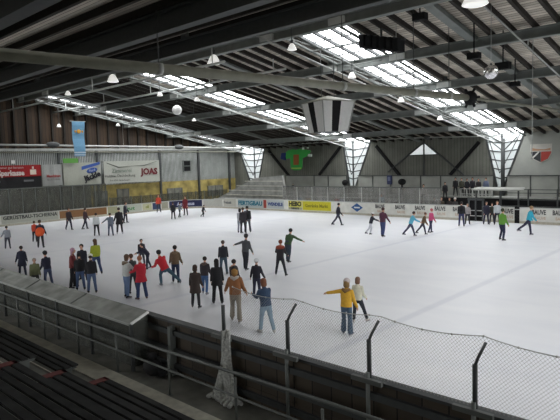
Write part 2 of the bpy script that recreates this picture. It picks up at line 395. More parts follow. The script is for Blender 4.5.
# left gable: wood above, sheet below
bm = NB(); prism(bm, [Vector((-53, -5.4, 6.78)), Vector((-53, 48.3, 6.78)), Vector((-53, RY, RZ))], (-0.15, 0, 0)); wl = obj('wall_left', bm, m_gable, kind='structure')
for k in range(44):
    y = -4.5+k*1.2
    if zr(y)-0.05 > 6.9:
        bm = NB(); box(bm, -53, y-0.09, 6.75, -52.75, y+0.09, zr(y)-0.05); obj('stud', bm, m_rafter, wl)
bm = NB(); box(bm, -53.15, -5.4, -0.3, -53, 28.0, 5.3); obj('wall_left_lower', bm, m_darkconc, kind='structure')
bm = NB(); box(bm, -53.15, -5.4, 5.3, -53, 36.6, 6.78); obj('wall_left_strip', bm, m_corr, kind='structure')
bm = NB(); box(bm, -53.15, 36.6, 3.0, -53, 48.3, 6.78); obj('wall_left_sheet', bm, m_corr, kind='structure')
bm = NB(); box(bm, -53.15, 28.0, 3.0, -53, 36.6, 5.3); obj('wall_left_middle', bm, m_corr, kind='structure')
bm = NB(); box(bm, -53.15, 28.0, -0.3, -53, 48.3, 3.0); obj('wall_left_base', bm, m_yellow, kind='structure')
bm = NB(); box(bm, -53, 40.0, 4.15, -52.9, 40.95, 5.35); ww = obj('window_9', bm, m_black, kind='structure')
bm = NB()
for yy in (39.95, 41.0): box(bm, -53, yy-0.05, 4.1, -52.86, yy+0.05, 5.4)
for zz in (4.1, 4.75, 5.4): box(bm, -53, 39.95, zz-0.04, -52.86, 41.0, zz+0.04)
obj('window_frame', bm, m_steel, ww)
n = 10
for y0, y1, z0, z1 in ((37.5, 39.6, 0.9, 2.2), (43.6, 46.0, 0.9, 2.2), (31.0, 32.4, 0.0, 2.5), (28.4, 29.8, 0.4, 2.4)):
    bm = NB(); box(bm, -53, y0, z0, -52.93, y1, z1); ww = obj('window_%d' % n, bm, m_darkconc, kind='structure'); n += 1
    bm = NB()
    for yy in (y0, (y0+y1)/2, y1): box(bm, -53, yy-0.04, z0, -52.88, yy+0.04, z1)
    obj('window_frame', bm, m_rail, ww)
# steel posts on the left wall
for k, (y, lb) in enumerate(((6, 'at the far left edge'), (12.5, 'left of the red banner'), (24.75, 'between the two white banners at left'), (28.85, 'left of the JOAS banner'), (36.6, 'where the pale metal sheeting begins'), (42.2, 'in the middle of the pale metal sheeting'), (47.2, 'at the right end of the pale metal sheeting'))):
    bm = NB(); box(bm, -52.99, y-0.11, -0.25, -52.78, y+0.11, 6.7); box(bm, -52.99, y-0.2, -0.25, -52.72, y+0.2, 0.0)
    tag(obj('wall_post', bm, m_darksteel), 'dark steel upright on the left wall '+lb, 'post')
# horizontal rails at the top of the left wall
bm = NB(); box(bm, -52.95, -5, 6.62, -52.6, 47.9, 6.85); tag(obj('wall_rail', bm, m_lightsteel), 'long pale horizontal rail at the top of the left wall', 'rail')

# far wall with V-shaped windows
WY = 48.3
WIN = []
for tl, tr_, bl, br, zb in (((485,132),(525,135),(497,186),(504,186),2.2), ((343,143),(371,143),(349.5,185),(356,185),2.2), ((239,150),(265,150),(251,180),(258,180),2.5)):
    WIN.append([PY(*tl, WY).x, PY(*tr_, WY).x, PY(*bl, WY).x, PY(*br, WY).x])
ZT = zr(WY)+0.05; ZB = 2.1
bm = NB()
# walls between windows, left to right
def wallpoly(bm, xlt, xlb, xrb, xrt):
    prism(bm, [Vector((xlt, WY, ZT)), Vector((xlb, WY, ZB)), Vector((xrb, WY, ZB)), Vector((xrt, WY, ZT))], (0, 0.15, 0))
w1, w2, w3 = WIN
wallpoly(bm, -53, -53, w3[2], w3[0])
wallpoly(bm, w3[1], w3[3], w2[2], w2[0])
# bay with the small triangular window: built in pieces round it
T = [PY(424,143,WY), PY(407,155,WY), PY(438,155,WY)]
A = (w2[1], w2[3]); B = (w1[2], w1[0])
def q(bm, *p): prism(bm, [Vector((a, WY, b)) for a, b in p], (0, 0.15, 0))
tx, tz = T[0].x, T[0].z; lx, rx2, bz = T[1].x, T[2].x, (T[1].z+T[2].z)/2
q(bm, (A[0], ZT), (A[1], ZB), (B[0], ZB), (rx2, bz), (lx, bz))
q(bm, (A[0], ZT), (lx, bz), (tx, tz), (tx, ZT))
q(bm, (tx, ZT), (tx, tz), (rx2, bz), (B[1], ZT))
q(bm, (rx2, bz), (B[0], ZB), (B[1], ZT))
wf = obj('wall_far', bm, m_clad, kind='structure')
bm = NB(); wallpoly(bm, w1[1], w1[3], 20, 20); obj('wall_far_right', bm, mat('white_render', (0.37, 0.385, 0.35), 0.8, var=0.12, scale=0.8), kind='structure')
bm = NB(); box(bm, -53, WY, -0.3, 20, WY+0.15, ZB); obj('wall_far_base', bm, m_darkconc, kind='structure')
for n, (a, b, c, d) in enumerate(WIN):
    bm = NB(); prism(bm, [Vector((a, WY+0.1, ZT)), Vector((c, WY+0.1, ZB)), Vector((d, WY+0.1, ZB)), Vector((b, WY+0.1, ZT))], (0, 0.01, 0))
    g = obj('window_%d' % (n+6), bm, m_glazewin, kind='structure')
    bm = NB(); mid = (c+d)/2
    bar(bm, (a, WY, ZT), (c, WY, ZB), 0.14, 0.14); bar(bm, (b, WY, ZT), (d, WY, ZB), 0.14, 0.14)
    bar(bm, (mid+0.1, WY, ZT), (mid+0.1, WY, ZB), 0.12, 0.10)
    for k in range(1, 6):
        f = k/6.0; z = ZB+(ZT-ZB)*f; xl = c+(a-c)*f; xr = d+(b-d)*f
        bar(bm, (xl, WY+0.05, z+0.08), (mid, WY+0.05, z-0.08), 0.10, 0.10); bar(bm, (mid, WY+0.05, z-0.08), (xr, WY+0.05, z+0.08), 0.10, 0.10)
    bar(bm, (a+0.3, WY-0.2, ZT-0.1), (mid, WY-0.2, ZB+1.2), 0.06, 0.06); bar(bm, (b-0.3, WY-0.2, ZT-0.1), (mid, WY-0.2, ZB+1.2), 0.06, 0.06)
    obj('window_frame', bm, m_darksteel, g)
bm = NB(); prism(bm, [Vector((t_.x, WY+0.1, t_.z)) for t_ in T], (0, 0.01, 0)); g = obj('window_14', bm, m_glazewin, kind='structure')
bm = NB(); bar(bm, (tx, WY-0.05, 2.2), (tx, WY-0.05, ZT-0.1), 0.12, 0.1)
bar(bm, (tx, WY-0.02, tz+0.05), (lx, WY-0.02, bz), 0.08, 0.08); bar(bm, (tx, WY-0.02, tz+0.05), (rx2, WY-0.02, bz), 0.08, 0.08); bar(bm, (lx, WY-0.02, bz), (rx2, WY-0.02, bz), 0.08, 0.08)
obj('window_frame', bm, m_darksteel, g)
# cross braces in the bays (dark steel, fixed on the wall)
for (p, qq, lb) in (((341,146),(319,175),'left of the middle V-shaped window, falling to the left'), ((268,150),(290,177),'behind the green jersey banner, falling to the right'),
                    ((376,146),(400,176),'right of the middle V-shaped window, falling to the right'), ((479,142),(450,175),'left of the right V-shaped window, falling to the left'),
                    ((430,147),(464,175),'right of the small triangular window, thin'), ((418,147),(388,172),'left of the small triangular window, thin')):
    a = PY(*p, WY-0.15); b = PY(*qq, WY-0.15); bm = NB(); th = 0.30 if 'thin' not in lb else 0.12
    bar(bm, a, b, 0.12, th); tag(obj('wall_brace', bm, m_black if th > 0.2 else m_darksteel), 'dark diagonal brace '+lb, 'brace')
# steel column in front of the right window
cp = PY(503, 160, WY-0.5)
bm = NB(); tube(bm, [(cp.x, cp.y, 1.2), (cp.x, cp.y, 6.3)], 0.16, 10); bar(bm, (cp.x, cp.y, 5.2), (cp.x-1.4, cp.y, 6.4), 0.08, 0.08); bar(bm, (cp.x, cp.y, 5.2), (cp.x+1.2, cp.y, 6.4), 0.08, 0.08)
tag(obj('steel_column', bm, m_darksteel), 'dark round steel column in front of the right V-shaped window', 'column')
# right end wall and near wall (open bands above, added to let in light)
bm = NB(); box(bm, 20, -5.4, -0.3, 20.15, 48.4, 4.4); prism(bm, [Vector((20, -5.4, 6.3)), Vector((20, 48.4, 6.3)), Vector((20, RY, RZ))], (0.15, 0, 0)); obj('wall_right', bm, m_panel, kind='structure')
bm = NB(); box(bm, -53, -5.55, -0.3, 20, -5.4, 4.5); box(bm, -17, -5.55, 4.5, 20, -5.4, 6.9); obj('wall_near', bm, m_darkconc, kind='structure')

# pale spectator-gallery panels at the foot of the far wall
gal = empty('gallery_wall', (-20, 47.6, 1.0), 'row of pale grey gallery panels at the foot of the far wall', 'wall')
for k, (a, b, lb) in enumerate(((286, 314.5, 'behind the green jersey, leftmost of the row'), (314.5, 328.5, 'second from the left of the row'), (328.5, 347, 'left of the middle V-shaped window'), (358, 373, 'right of the middle V-shaped window'), (373, 391, 'behind the small blue poster'),
     (391, 421, 'beside the dark loudspeaker'), (421, 441, 'left of the seated spectators'), (441, 494, 'behind the row of seated spectators'), (507, 531, 'under the crest'), (531, 559, 'at the right edge'), (559, 620, 'running out past the right edge'))):
    z1 = PY((a+b)/2, 175.5, 47.6).z; x0 = PY(a, 180, 47.6).x; x1 = PY(b, 180, 47.6).x
    x0 += 20; x1 += 20; bm = NB(); box(bm, x0+0.03, 0, 0.1, x1-0.03, 0.08, z1-1, 0); box(bm, x1-0.06, -0.08, 0.1, x1, 0, z1-1, 1); box(bm, x0, -0.1, z1-1.05, x1, 0.08, z1-0.97, 1)
    obj('panel', bm, [m_panel, m_darksteel], gal)

# far stand: terrace
bm = NB()
for k, (y0, z1) in enumerate(((41.3, 0.35), (43.0, 0.75), (44.8, 1.05), (46.0, 1.35))): box(bm, -43.5 if y0 > 42 else -36.6, y0, -0.22, 16, 47.6, z1)
tag(obj('far_terrace', bm, m_wing), 'grey concrete spectator terrace behind the far boards', 'terrace')
# wing wall
P1 = [PY(203, 205, 40.6), PY(255, 178, 40.6), PY(282, 175.5, 40.6), PY(284, 186, 40.6), PY(287, 206, 40.6)]
P1[0].z = 0; P1[-1].z = 0
bm = NB(); prism(bm, [P1[0], P1[1], P1[2], P1[3], P1[4]], (0, 0.25, 0)); ter = obj('stair_wing_wall', bm, m_wing); tag(ter, 'sloping pale concrete side wall of the far stand, left of the plexiglass', 'wall')
for k in range(5):
    bm = NB(); z = 0.9+k*0.5; xl = P1[0].x+2+k*1.35; box(bm, max(xl, -46), 40.5, z, P1[4].x-0.5, 40.6, z+0.06); obj('ledge', bm, m_conc, ter)

# ================================================================== RINK BOARDS
def board_run(name, pts, th, z1, label, mats, z0=-0.0):
    """boards following a line; parts: panel, top rail, kick plate"""
    t = empty(name, pts[0], label, 'rink boards')
    for nm, zz0, zz1, ex, m in (('panel', z0, z1-0.05, 0, mats[0]), ('top_rail', z1-0.05, z1, 0.03, mats[1]), ('kick_plate', 0.0, 0.18, 0.012, mats[2])):
        bm = NB(); P = [Vector(p) for p in pts]; n = len(P); nrm = []
        for i in range(n):
            d = (P[min(i+1, n-1)]-P[max(i-1, 0)]).normalized(); nrm.append(Vector((d.y, -d.x, 0)))
        sec = []
        for i in range(n):
            a = P[i]-nrm[i]*ex-P[0]; b = P[i]+nrm[i]*(th+ex)-P[0]
            sec.append([bm.verts.new((a.x, a.y, zz0)), bm.verts.new((b.x, b.y, zz0)), bm.verts.new((b.x, b.y, zz1)), bm.verts.new((a.x, a.y, zz1))])
        for i in range(n-1):
            for k in range(4): bm.faces.new((sec[i][k], sec[i][(k+1)%4], sec[i+1][(k+1)%4], sec[i+1][k]))
        bm.faces.new(sec[0]); bm.faces.new(sec[-1][::-1])
        obj(nm, bm, m, t)
    return t
def arc(cx, cy, r, a0, a1, n=10): return [Vector((cx+r*math.cos(rad(a0+(a1-a0)*k/n)), cy+r*math.sin(rad(a0+(a1-a0)*k/n)), 0)) for k in range(n+1)]
m_kick = mat('cream_kick_plate', (0.40, 0.38, 0.30), 0.6)
bmats = (m_board, m_lightsteel, m_kick)
# order of points keeps the outer side on the right-hand normal
gateL, gateR = PY(468, 215, FY).x, PY(483, 215, FY).x
g2L, g2R = PY(514.5, 215, FY).x, PY(519.5, 215, FY).x
far_b = board_run('rink_boards', [Vector((gateL, FY, 0)), Vector((LX+4.5, FY, 0))], 0.12, 1.15, 'long off-white far rink boards covered in adverts, left of the gate', bmats)
board_run('rink_boards', [Vector((g2L, FY, 0)), Vector((gateR, FY, 0))], 0.12, 1.15, 'short piece of off-white boards between the two far gates', bmats)
board_run('rink_boards', [Vector((RX-4.5, FY, 0)), Vector((g2R, FY, 0))], 0.12, 1.15, 'off-white far rink boards running out at the right edge', bmats)
left_b = board_run('rink_boards', arc(LX+4.5, FY-4.5, 4.5, 90, 180)+arc(LX+7.5, NY+7.5, 7.5, 180, 270), 0.12, 0.98, 'left end rink boards curving round both left corners', bmats)
board_run('rink_boards', arc(RX-7.5, NY+7.5, 7.5, 270, 360)+arc(RX-4.5, FY-4.5, 4.5, 0, 90), 0.12, 1.1, 'right end rink boards outside the picture', bmats)
near_b = board_run('rink_boards', [Vector((-41.9, NY, 0)), Vector((2.6, NY, 0))], 0.14, 1.1, 'dark wooden near rink boards seen from behind', (m_wood, m_darksteel, m_wood), z0=-0.2)
nb0 = Vector((-41.9, NY, 0))
x = -21.4
for z, m in ((0.78, m_rail), (0.35, m_wood), (-0.02, m_wood)):
    bm = NB(); box(bm, 18, -0.22, z, 44, -0.14, z+0.12); obj('back_rail', bm, m_darksteel, near_b)
for k in range(1):
    bm = NB(); xx = -10.6+k*1.87-(-41.9); box(bm, xx-0.05, -0.30, -0.2, xx+0.05, -0.14, 1.0); obj('back_post', bm, m_steel, near_b)

# adverts (boards carry them: parts of the boards)
def advert(parent, base, axis, a, b, z0, z1, col, name='advert_panel', off=0.012):
    bm = NB()
    if axis == 'x': box(bm, a-base.x, -off-base.y+FY, z0, b-base.x, -0.002-base.y+FY, z1)
    else: box(bm, LX+0.002-base.x, a-base.y, z0, LX+off-base.x, b-base.y, z1)
    return obj(name, bm, cloth(col), parent)
fb = Vector((gateL, FY, 0)); lb0 = Vector((LX+4.5, FY, 0))
def fx(px): return PY(px, 205, FY).x
def ad_far(p0, p1, col, s=None, tc=(30, 30, 40), size=0.5, sx=1.0, z0=0.22, z1=1.06, zt=None, bold=0.01):
    a, b = fx(p0), fx(p1); o = advert(far_b, fb, 'x', a, b, z0, z1, col)
    if s:
        t = text('lettering', s, size, Vector(((a+b)/2-fb.x, -0.02, zt or (z0+z1)/2)), 0, cloth(tc), far_b, sx=sx, bold=bold)
        # sub-part of its advert: same origin as the boards
        t.parent = o
ad_far(214, 236, (178, 176, 165), 'Eis & Freizeit', (70, 75, 80), 0.42, 1.0)
ad_far(238, 263, (170, 180, 178), 'FERTIGBAU', (28, 105, 125), 0.62, 1.15, bold=0.025)
ad_far(263.5, 266.5, (150, 60, 50))
ad_far(267, 284, (165, 172, 172), 'WENDELE', (35, 55, 110), 0.45, 1.0, bold=0.02)
ad_far(288.5, 302, (196, 190, 90), 'HEBO', (45, 45, 30), 0.62, 1.0, z0=0.45, bold=0.03)
ad_far(288.5, 302, (150, 150, 120), 'DIENSTE', (30, 50, 60), 0.26, 1.0, z0=0.22, z1=0.44)
ad_far(302.5, 331, (186, 178, 40), 'Getränke Markt', (110, 105, 20), 0.42, 1.0)
x0 = fx(357)
bm = NB(); prism(bm, [Vector((x0-0.62-fb.x, -0.02, 0.66)), Vector((x0-fb.x, -0.02, 0.28)), Vector((x0+0.62-fb.x, -0.02, 0.66)), Vector((x0-fb.x, -0.02, 1.04))], (0, 0.018, 0)); dm = obj('blue_diamond_logo', bm, cloth((38, 82, 135)), far_b)
bm = NB(); box(bm, x0-0.3-fb.x, -0.03, 0.6, x0+0.3-fb.x, -0.02, 0.72); obj('logo_stroke', bm, m_white, dm)
m_bauve = cloth((62, 60, 62)); m_tan = cloth((178, 148, 120))
for px in (380, 400, 420, 440, 458.5):
    xx = fx(px)-fb.x
    text('lettering', 'BAUVE', 0.46, Vector((xx, -0.02, 0.82)), 0, m_bauve, far_b, sx=0.66, bold=0.012)
    text('lettering', 'BAUVE', 0.30, Vector((xx+0.1, -0.02, 0.42)), 0, m_tan, far_b, sx=0.8)
rights = [o for o in C.objects if o.name.startswith('rink_boards')]
for px, par in ((508, rights[1]), (539, rights[2]), (560, rights[2])):
    xx = fx(px)-par.location.x
    text('lettering', 'BAUVE' if px > 510 else 'AUVE', 0.46, Vector((xx, -0.02, 0.82)), 0, m_bauve, par, sx=0.66, bold=0.012)
    text('lettering', 'BAUVE' if px > 510 else 'AUVE', 0.30, Vector((xx+0.1, -0.02, 0.42)), 0, m_tan, par, sx=0.8)
def ly(px): return PX(px, 215, LX).y
def ad_left(p0, p1, col, s=None, tc=(30, 30, 40), size=0.5, sx=1.0, z0=0.2, z1=0.9, zt=None, bold=0.012):
    a, b = ly(p0), ly(p1); o = advert(left_b, lb0, 'y', a, b, z0, z1, col)
    if s:
        t = text('lettering', s, size, Vector((LX+0.022-lb0.x, (a+b)/2-lb0.y, zt or (z0+z1)/2)), PI/2, cloth(tc), left_b, sx=sx, bold=bold); t.parent = o
ad_left(1, 58.5, (166, 168, 156), 'GERÜSTBAU-TSCHERNA', (45, 45, 48), 0.44, 1.0, zt=0.68)
ad_left(59.5, 107, (128, 92, 58))
ad_left(108, 118, (150, 150, 120))
ad_left(119, 142, (170, 175, 160), 'gut', (60, 120, 70), 0.5, 1.6)
ad_left(143, 152, (185, 185, 150), 'oil', (120, 130, 30), 0.4, 1.0)
ad_left(153, 161, (45, 60, 95))
ad_left(162, 176, (150, 148, 130))
# banner on the corner: navy strip
cc = Vector((LX+4.5, FY-4.5, 0))
def corner_ad(a0, a1, col, s, tc, size):
    R = 4.48; bm = NB(); n = 8; P = []
    for k in range(n+1):
        a = rad(a0+(a1-a0)*k/n); P.append(cc+Vector((math.cos(a), math.sin(a), 0))*R-lb0)
    for k in range(n):
        v = [bm.verts.new((P[k].x, P[k].y, 0.2)), bm.verts.new((P[k+1].x, P[k+1].y, 0.2)), bm.verts.new((P[k+1].x, P[k+1].y, 0.92)), bm.verts.new((P[k].x, P[k].y, 0.92))]
        bm.faces.new(v)
    bmesh.ops.remove_doubles(bm, verts=bm.verts, dist=1e-4)
    g = bmesh.ops.solidify(bm, geom=bm.faces[:], thickness=0.01)
    o = obj('advert_panel', bm, cloth(col), left_b)
    am = rad((a0+a1)/2); p = cc+Vector((math.cos(am), math.sin(am), 0))*(R-0.30)-lb0
    if s: t = text('lettering', s, size, Vector((p.x, p.y, 0.56)), am-PI/2, cloth(tc), o, sx=1.0, bold=0.02)
corner_ad(176, 128, (36, 40, 74), 'Autohaus', (170, 175, 195), 0.5)
corner_ad(126, 95, (168, 168, 160), None, (70, 70, 75), 0.34)

# plexiglass over the far boards
t = empty('plexiglass_screen', (-36.6, FY+0.02, 1.15), 'streaky grey plexiglass screen standing on the middle of the far boards', 'screen')
xr = PY(441, 195, FY).x
npan = 9; wpan = (xr+36.6)/npan
for k in range(npan):
    bm = NB(); box(bm, k*wpan+0.04, 0.03, 0.0, (k+1)*wpan-0.04, 0.05, 1.28); obj('pane', bm, m_farplexi, t)
    bm = NB(); box(bm, k*wpan-0.03, 0.0, 0.0, k*wpan+0.03, 0.08, 1.32); obj('post', bm, m_lightsteel, t)
bm = NB(); box(bm, 0, 0.0, 1.28, xr+36.6, 0.08, 1.34); obj('top_rail', bm, m_darksteel, t)
# spectator banners, bright things behind the plexi
for px, c, lb in ((332, (150, 70, 70), 'red and pink'), (337, (170, 175, 190), 'pale blue'), (303, (140, 120, 60), 'ochre'), (294, (110, 125, 140), 'grey blue')):
    p = PY(px, 195, 41.35); bm = NB(); box(bm, -0.3, -0.2, 0, 0.3, 0.2, 0.42); box(bm, -0.3, 0.1, 0.42, 0.3, 0.2, 0.8)
    centred('plastic_seat', bm, cloth(c), (p.x, 42.0, 0.35), lb+' plastic seat on the far terrace behind the plexiglass', 'seat')

# gates
t = empty('rink_gate', (gateL, FY, 0), 'dark open double gate in the far boards beside waiting skaters', 'gate')
gw = gateR-gateL
bm = NB(); box(bm, 0, 0.25, 0, gw, 0.32, 1.5); obj('opening_shade', bm, m_black, t)  # black sheet stands in for the shade inside the open gate
for xx in (0.04, gw/2, gw-0.04):
    bm = NB(); box(bm, xx-0.05, 0, 0, xx+0.05, 0.1, 1.6); obj('frame_post', bm, m_darksteel, t)
for z in (0.35, 0.75):
    bm = NB(); box(bm, 0, 0.1, z, gw, 0.16, z+0.06); obj('bar', bm, m_lightsteel, t)
bm = NB(); box(bm, -0.05, 0, 1.55, gw+0.05, 0.15, 1.68); obj('lintel', bm, m_darksteel, t)
t = empty('rink_gate', (g2L, FY, 0), 'narrow dark gate in the far boards left of the cyan skater', 'gate')
bm = NB(); box(bm, 0, 0, 0, g2R-g2L, 0.1, 1.15); obj('gate_leaf', bm, m_black, t); bm = NB(); box(bm, 0, -0.03, 0.95, g2R-g2L, 0.0, 1.02); obj('latch', bm, m_lightsteel, t)

# gallery railing on the right, and pale shelf above the gate
t = empty('gallery_railing', (-15.6, 40.8, 1.1), 'dark steel gallery railing above the far boards at right', 'railing')
for z in (0.0, 0.45, 0.95, 1.2):
    bm = NB(); box(bm, 0, -0.03, z, 22, 0.03, z+0.05); obj('rail', bm, m_darksteel, t)
for k in range(12):
    bm = NB(); box(bm, k*1.95-0.04, -0.05, -1.1, k*1.95+0.04, 0.05, 1.28); obj('post', bm, m_darksteel, t)
a = PY(475, 190, 41.0).x; b = PY(527, 190, 41.0).x; z = PY(500, 190.5, 40.6).z
bm = NB(); prism(bm, [Vector((a, 40.3, z)), Vector((b, 40.3, z)), Vector((b-0.3, 41.5, z+0.10)), Vector((a, 41.5, z+0.10))], (0, 0, 0.10)); tag(obj('canopy_shelf', bm, m_panel), 'pale flat canopy over the far gate, above the waiting skaters', 'canopy')
t = empty('canopy_posts', (a, 41, 0), 'dark frame carrying the pale canopy over the far gate', 'frame')
for xx in (0.1, (b-a)*0.5, b-a-0.6):
    bm = NB(); box(bm, xx-0.05, -0.05, 0, xx+0.05, 0.05, z); obj('post', bm, m_darksteel, t)
a = PY(441, 190, 42.0).x; b2 = 6.0
bm = NB(); box(bm, a, 42, 0.3, b2, 42.1, 1.55); tag(obj('dark_parapet', bm, m_black), 'dark low parapet behind the skaters at the far gate', 'parapet')
t = empty('terrace_railing', (a, 45.6, 1.05), 'grey tube railing in front of the seated spectators on the far terrace', 'railing')
L_ = PY(492, 187, 45.6).x-a
for z in (0.55, 1.0):
    bm = NB(); tube(bm, [(0, 0, z), (L_, 0, z)], 0.035, 6); obj('rail', bm, m_lightsteel, t)
for k in range(6):
    bm = NB(); tube(bm, [(k*L_/5, 0, 0), (k*L_/5, 0, 1.0)], 0.035, 6); obj('post', bm, m_lightsteel, t)

# left-end protective screen and banners
t = empty('protective_screen', (-51.4, 12, 0), 'tall cloudy plexiglass screen behind the left boards', 'screen')
for k in range(14):
    bm = NB(); box(bm, -0.01, k*1.2+0.04, 0.5, 0.01, (k+1)*1.2-0.04, 3.15); obj('pane', bm, m_leftplexi, t)
for k in range(15):
    bm = NB(); box(bm, -0.05, k*1.2-0.035, -0.2, 0.05, k*1.2+0.035, 3.2); obj('post', bm, m_rail, t)
bm = NB(); box(bm, -0.05, 0, 3.15, 0.05, 16.8, 3.22); obj('top_rail', bm, m_rail, t)
t2 = empty('protective_screen', (-51.4, 29.2, 0), 'lower plexiglass screen in front of the yellow panels', 'screen')
for k in range(13):
    bm = NB(); box(bm, -0.01, k*1.25+0.04, 0.5, 0.01, (k+1)*1.25-0.04, 1.7); obj('pane', bm, m_leftplexi, t2)
    bm = NB(); box(bm, -0.05, k*1.25-0.03, -0.2, 0.05, k*1.25+0.03, 1.75); obj('post', bm, m_rail, t2)
def banner(name, p0, p1, z0, z1, col, label):
    a = PX(p0, 175, -52.4).y; b = PX(p1, 175, -52.4).y
    t = empty(name, (-52.4, a, z0), label, 'banner')
    bm = NB(); nb = 10
    for k in range(nb):   # slight cloth wave
        y0, y1 = (b-a)*k/nb, (b-a)*(k+1)/nb; x0, x1 = 0.03*math.sin(k*1.3), 0.03*math.sin((k+1)*1.3)
        prism(bm, [Vector((x0, y0, 0)), Vector((x1, y1, 0)), Vector((x1, y1, z1-z0)), Vector((x0, y0, z1-z0))], (0.02, 0, 0))
    bmesh.ops.remove_doubles(bm, verts=bm.verts, dist=1e-4)
    obj('sheet', bm, cloth(col), t)
    for yy in (0.05, (b-a)/2, b-a-0.05):
        bm = NB(); box(bm, -0.6, yy-0.02, z1-z0-0.08, 0.0, yy+0.02, z1-z0-0.04); obj('bracket', bm, m_darksteel, t)
    return t, b-a, z1-z0
BX = 0.09
t, L_, h = banner('advert_banner', -12, 41, 3.15, 5.30, (30, 30, 32), 'black and red bank banner hanging at far left of the wall')
bm = NB(); box(bm, 0.04, 0, h*0.5, 0.06, L_, h); rp = obj('red_field', bm, cloth((150, 26, 28)), t)
text('lettering', 'Sparkasse', 0.66, Vector((BX, L_-2.75, h*0.66)), PI/2, cloth((215, 200, 195)), t, sx=0.9, bold=0.03)
text('small_lettering', 'Immer gut beraten', 0.30, Vector((BX, L_-2.75, h*0.90)), PI/2, cloth((205, 180, 175)), t)
ball_y = L_-0.75
bm = NB(); box(bm, 0.06, ball_y-0.28, h*0.58, 0.08, ball_y+0.28, h*0.80); box(bm, 0.06, ball_y-0.08, h*0.83, 0.08, ball_y+0.08, h*0.93); obj('savings_symbol', bm, cloth((220, 205, 190)), t)
for yy in (L_-4.2, L_-1.2):
    bm = NB(); box(bm, 0.05, yy-0.45, h*0.28, 0.07, yy+0.45, h*0.36); obj('small_lettering', bm, cloth((110, 110, 112)), t)
t, L_, h = banner('advert_banner', 42, 62, 3.25, 5.30, (158, 160, 156), 'narrow white banner right of the red one')
text('lettering', 'Maschinen', 0.36, Vector((BX, L_/2+0.1, h*0.45)), PI/2, cloth((150, 60, 60)), t, sx=0.9, bold=0.015)
text('small_lettering', 'Bau & Technik', 0.22, Vector((BX, L_/2+0.1, h*0.28)), PI/2, cloth((120, 110, 110)), t)
t, L_, h = banner('advert_banner', 63.5, 100.5, 3.2, 5.42, (166, 168, 156), 'white banner with a blue oval and slanted black lettering')
text('lettering', 'Jäckle', 0.80, Vector((BX, L_*0.76, h*0.36)), PI/2, cloth((30, 30, 38)), t, tilt=0.30, bold=0.035)
bm = NB(); prism(bm, [Vector((0.05, L_*0.48, h*0.66)), Vector((0.05, L_*0.99, h*0.90)), Vector((0.05, L_*0.99, h*1.02)), Vector((0.05, L_*0.48, h*0.82))], (0.02, 0, 0)); obj('blue_stripe', bm, cloth((52, 82, 150)), t)
bm = NB(); ball(bm, Vector((0.07, L_*0.76, h*0.63)), 0.03, 0.62, 0.26, R=Matrix.Rotation(0.2, 3, 'X')); ov = obj('blue_oval_badge', bm, cloth((48, 76, 140)), t)
text('badge_lettering', 'Ford', 0.34, Vector((0.12, L_*0.76, h*0.63)), PI/2, cloth((200, 205, 215)), ov, tilt=0.2)
t, L_, h = banner('advert_banner', 104, 159.5, 3.15, 5.50, (168, 170, 160), 'widest white banner, with dark red lettering at its right')
text('lettering', 'JOAS', 0.95, Vector((BX, L_*0.80, h*0.47)), PI/2, cloth((96, 26, 34)), t, bold=0.04)
text('small_lettering', 'Zimmerei', 0.60, Vector((BX, L_*0.30, h*0.56)), PI/2, cloth((120, 130, 120)), t, bold=0.01)
text('small_lettering', 'Holzbau Dachdeckung', 0.40, Vector((BX, L_*0.27, h*0.33)), PI/2, cloth((50, 50, 52)), t)
text('small_lettering', 'Tel. 07541 Bedachungen', 0.24, Vector((BX, L_*0.26, h*0.13)), PI/2, cloth((90, 90, 92)), t)
bm = NB(); tube(bm, [(0.06, L_*0.05, h*0.92), (0.06, L_*0.25, h*0.72), (0.06, L_*0.5, h*0.76), (0.06, L_*0.72, h*0.78), (0.06, L_*0.95, h*0.95)], [0.02, 0.05, 0.02, 0.05, 0.02], 6); obj('roof_line_drawing', bm, cloth((90, 95, 90)), t)

# small sign on the left wall
p = PX(13, 162, -52.5); bm = NB(); box(bm, -0.03, -0.16, -0.16, 0.03, 0.16, 0.16); box(bm, -0.4, -0.03, -0.03, -0.03, 0.03, 0.03)
centred('wall_sign', bm, m_white, p, 'small white square plate above the red banner', 'sign')

# ================================================================== HANGING THINGS
# light-blue flag
t = empty('hanging_flag', (-50, 25.5, 6.0), 'light blue vertical flag with an orange emblem hanging above the banners', 'flag')
bm = NB()
for k in range(10):
    z0, z1 = 3.3*k/10, 3.3*(k+1)/10; o0, o1 = 0.08*math.sin(k*0.8), 0.08*math.sin((k+1)*0.8); w0 = 0.55+0.09*k/10; w1 = 0.55+0.09*(k+1)/10
    prism(bm, [Vector((o0, -w0, z0)), Vector((o0, w0, z0)), Vector((o1, w1, z1)), Vector((o1, -w1, z1))], (0.02, 0, 0))
obj('cloth', bm, cloth((112, 160, 192)), t)
bm = NB(); tube(bm, [(0, -0.8, 3.32), (0, 0.8, 3.32)], 0.03, 6); obj('pole', bm, m_lightsteel, t)
bm = NB(); ball(bm, Vector((0.10, 0, 2.35)), 0.05, 0.22, 0.2); ball(bm, Vector((0.1, -0.36, 2.35)), 0.04, 0.09, 0.12); ball(bm, Vector((0.1, 0.36, 2.35)), 0.04, 0.09, 0.12); obj('orange_emblem', bm, cloth((190, 140, 50)), t)
bm = NB(); box(bm, 0.09, -0.6, 0.30, 0.12, 0.6, 0.42); box(bm, 0.09, -0.55, 0.1, 0.12, 0.55, 0.18); obj('white_stripe', bm, cloth((190, 205, 215)), t)
bm = NB(); tube(bm, [(0, 0, 3.32), (0, 0, zr(25.5)-6.05)], 0.012, 4); obj('wire', bm, m_darksteel, t)
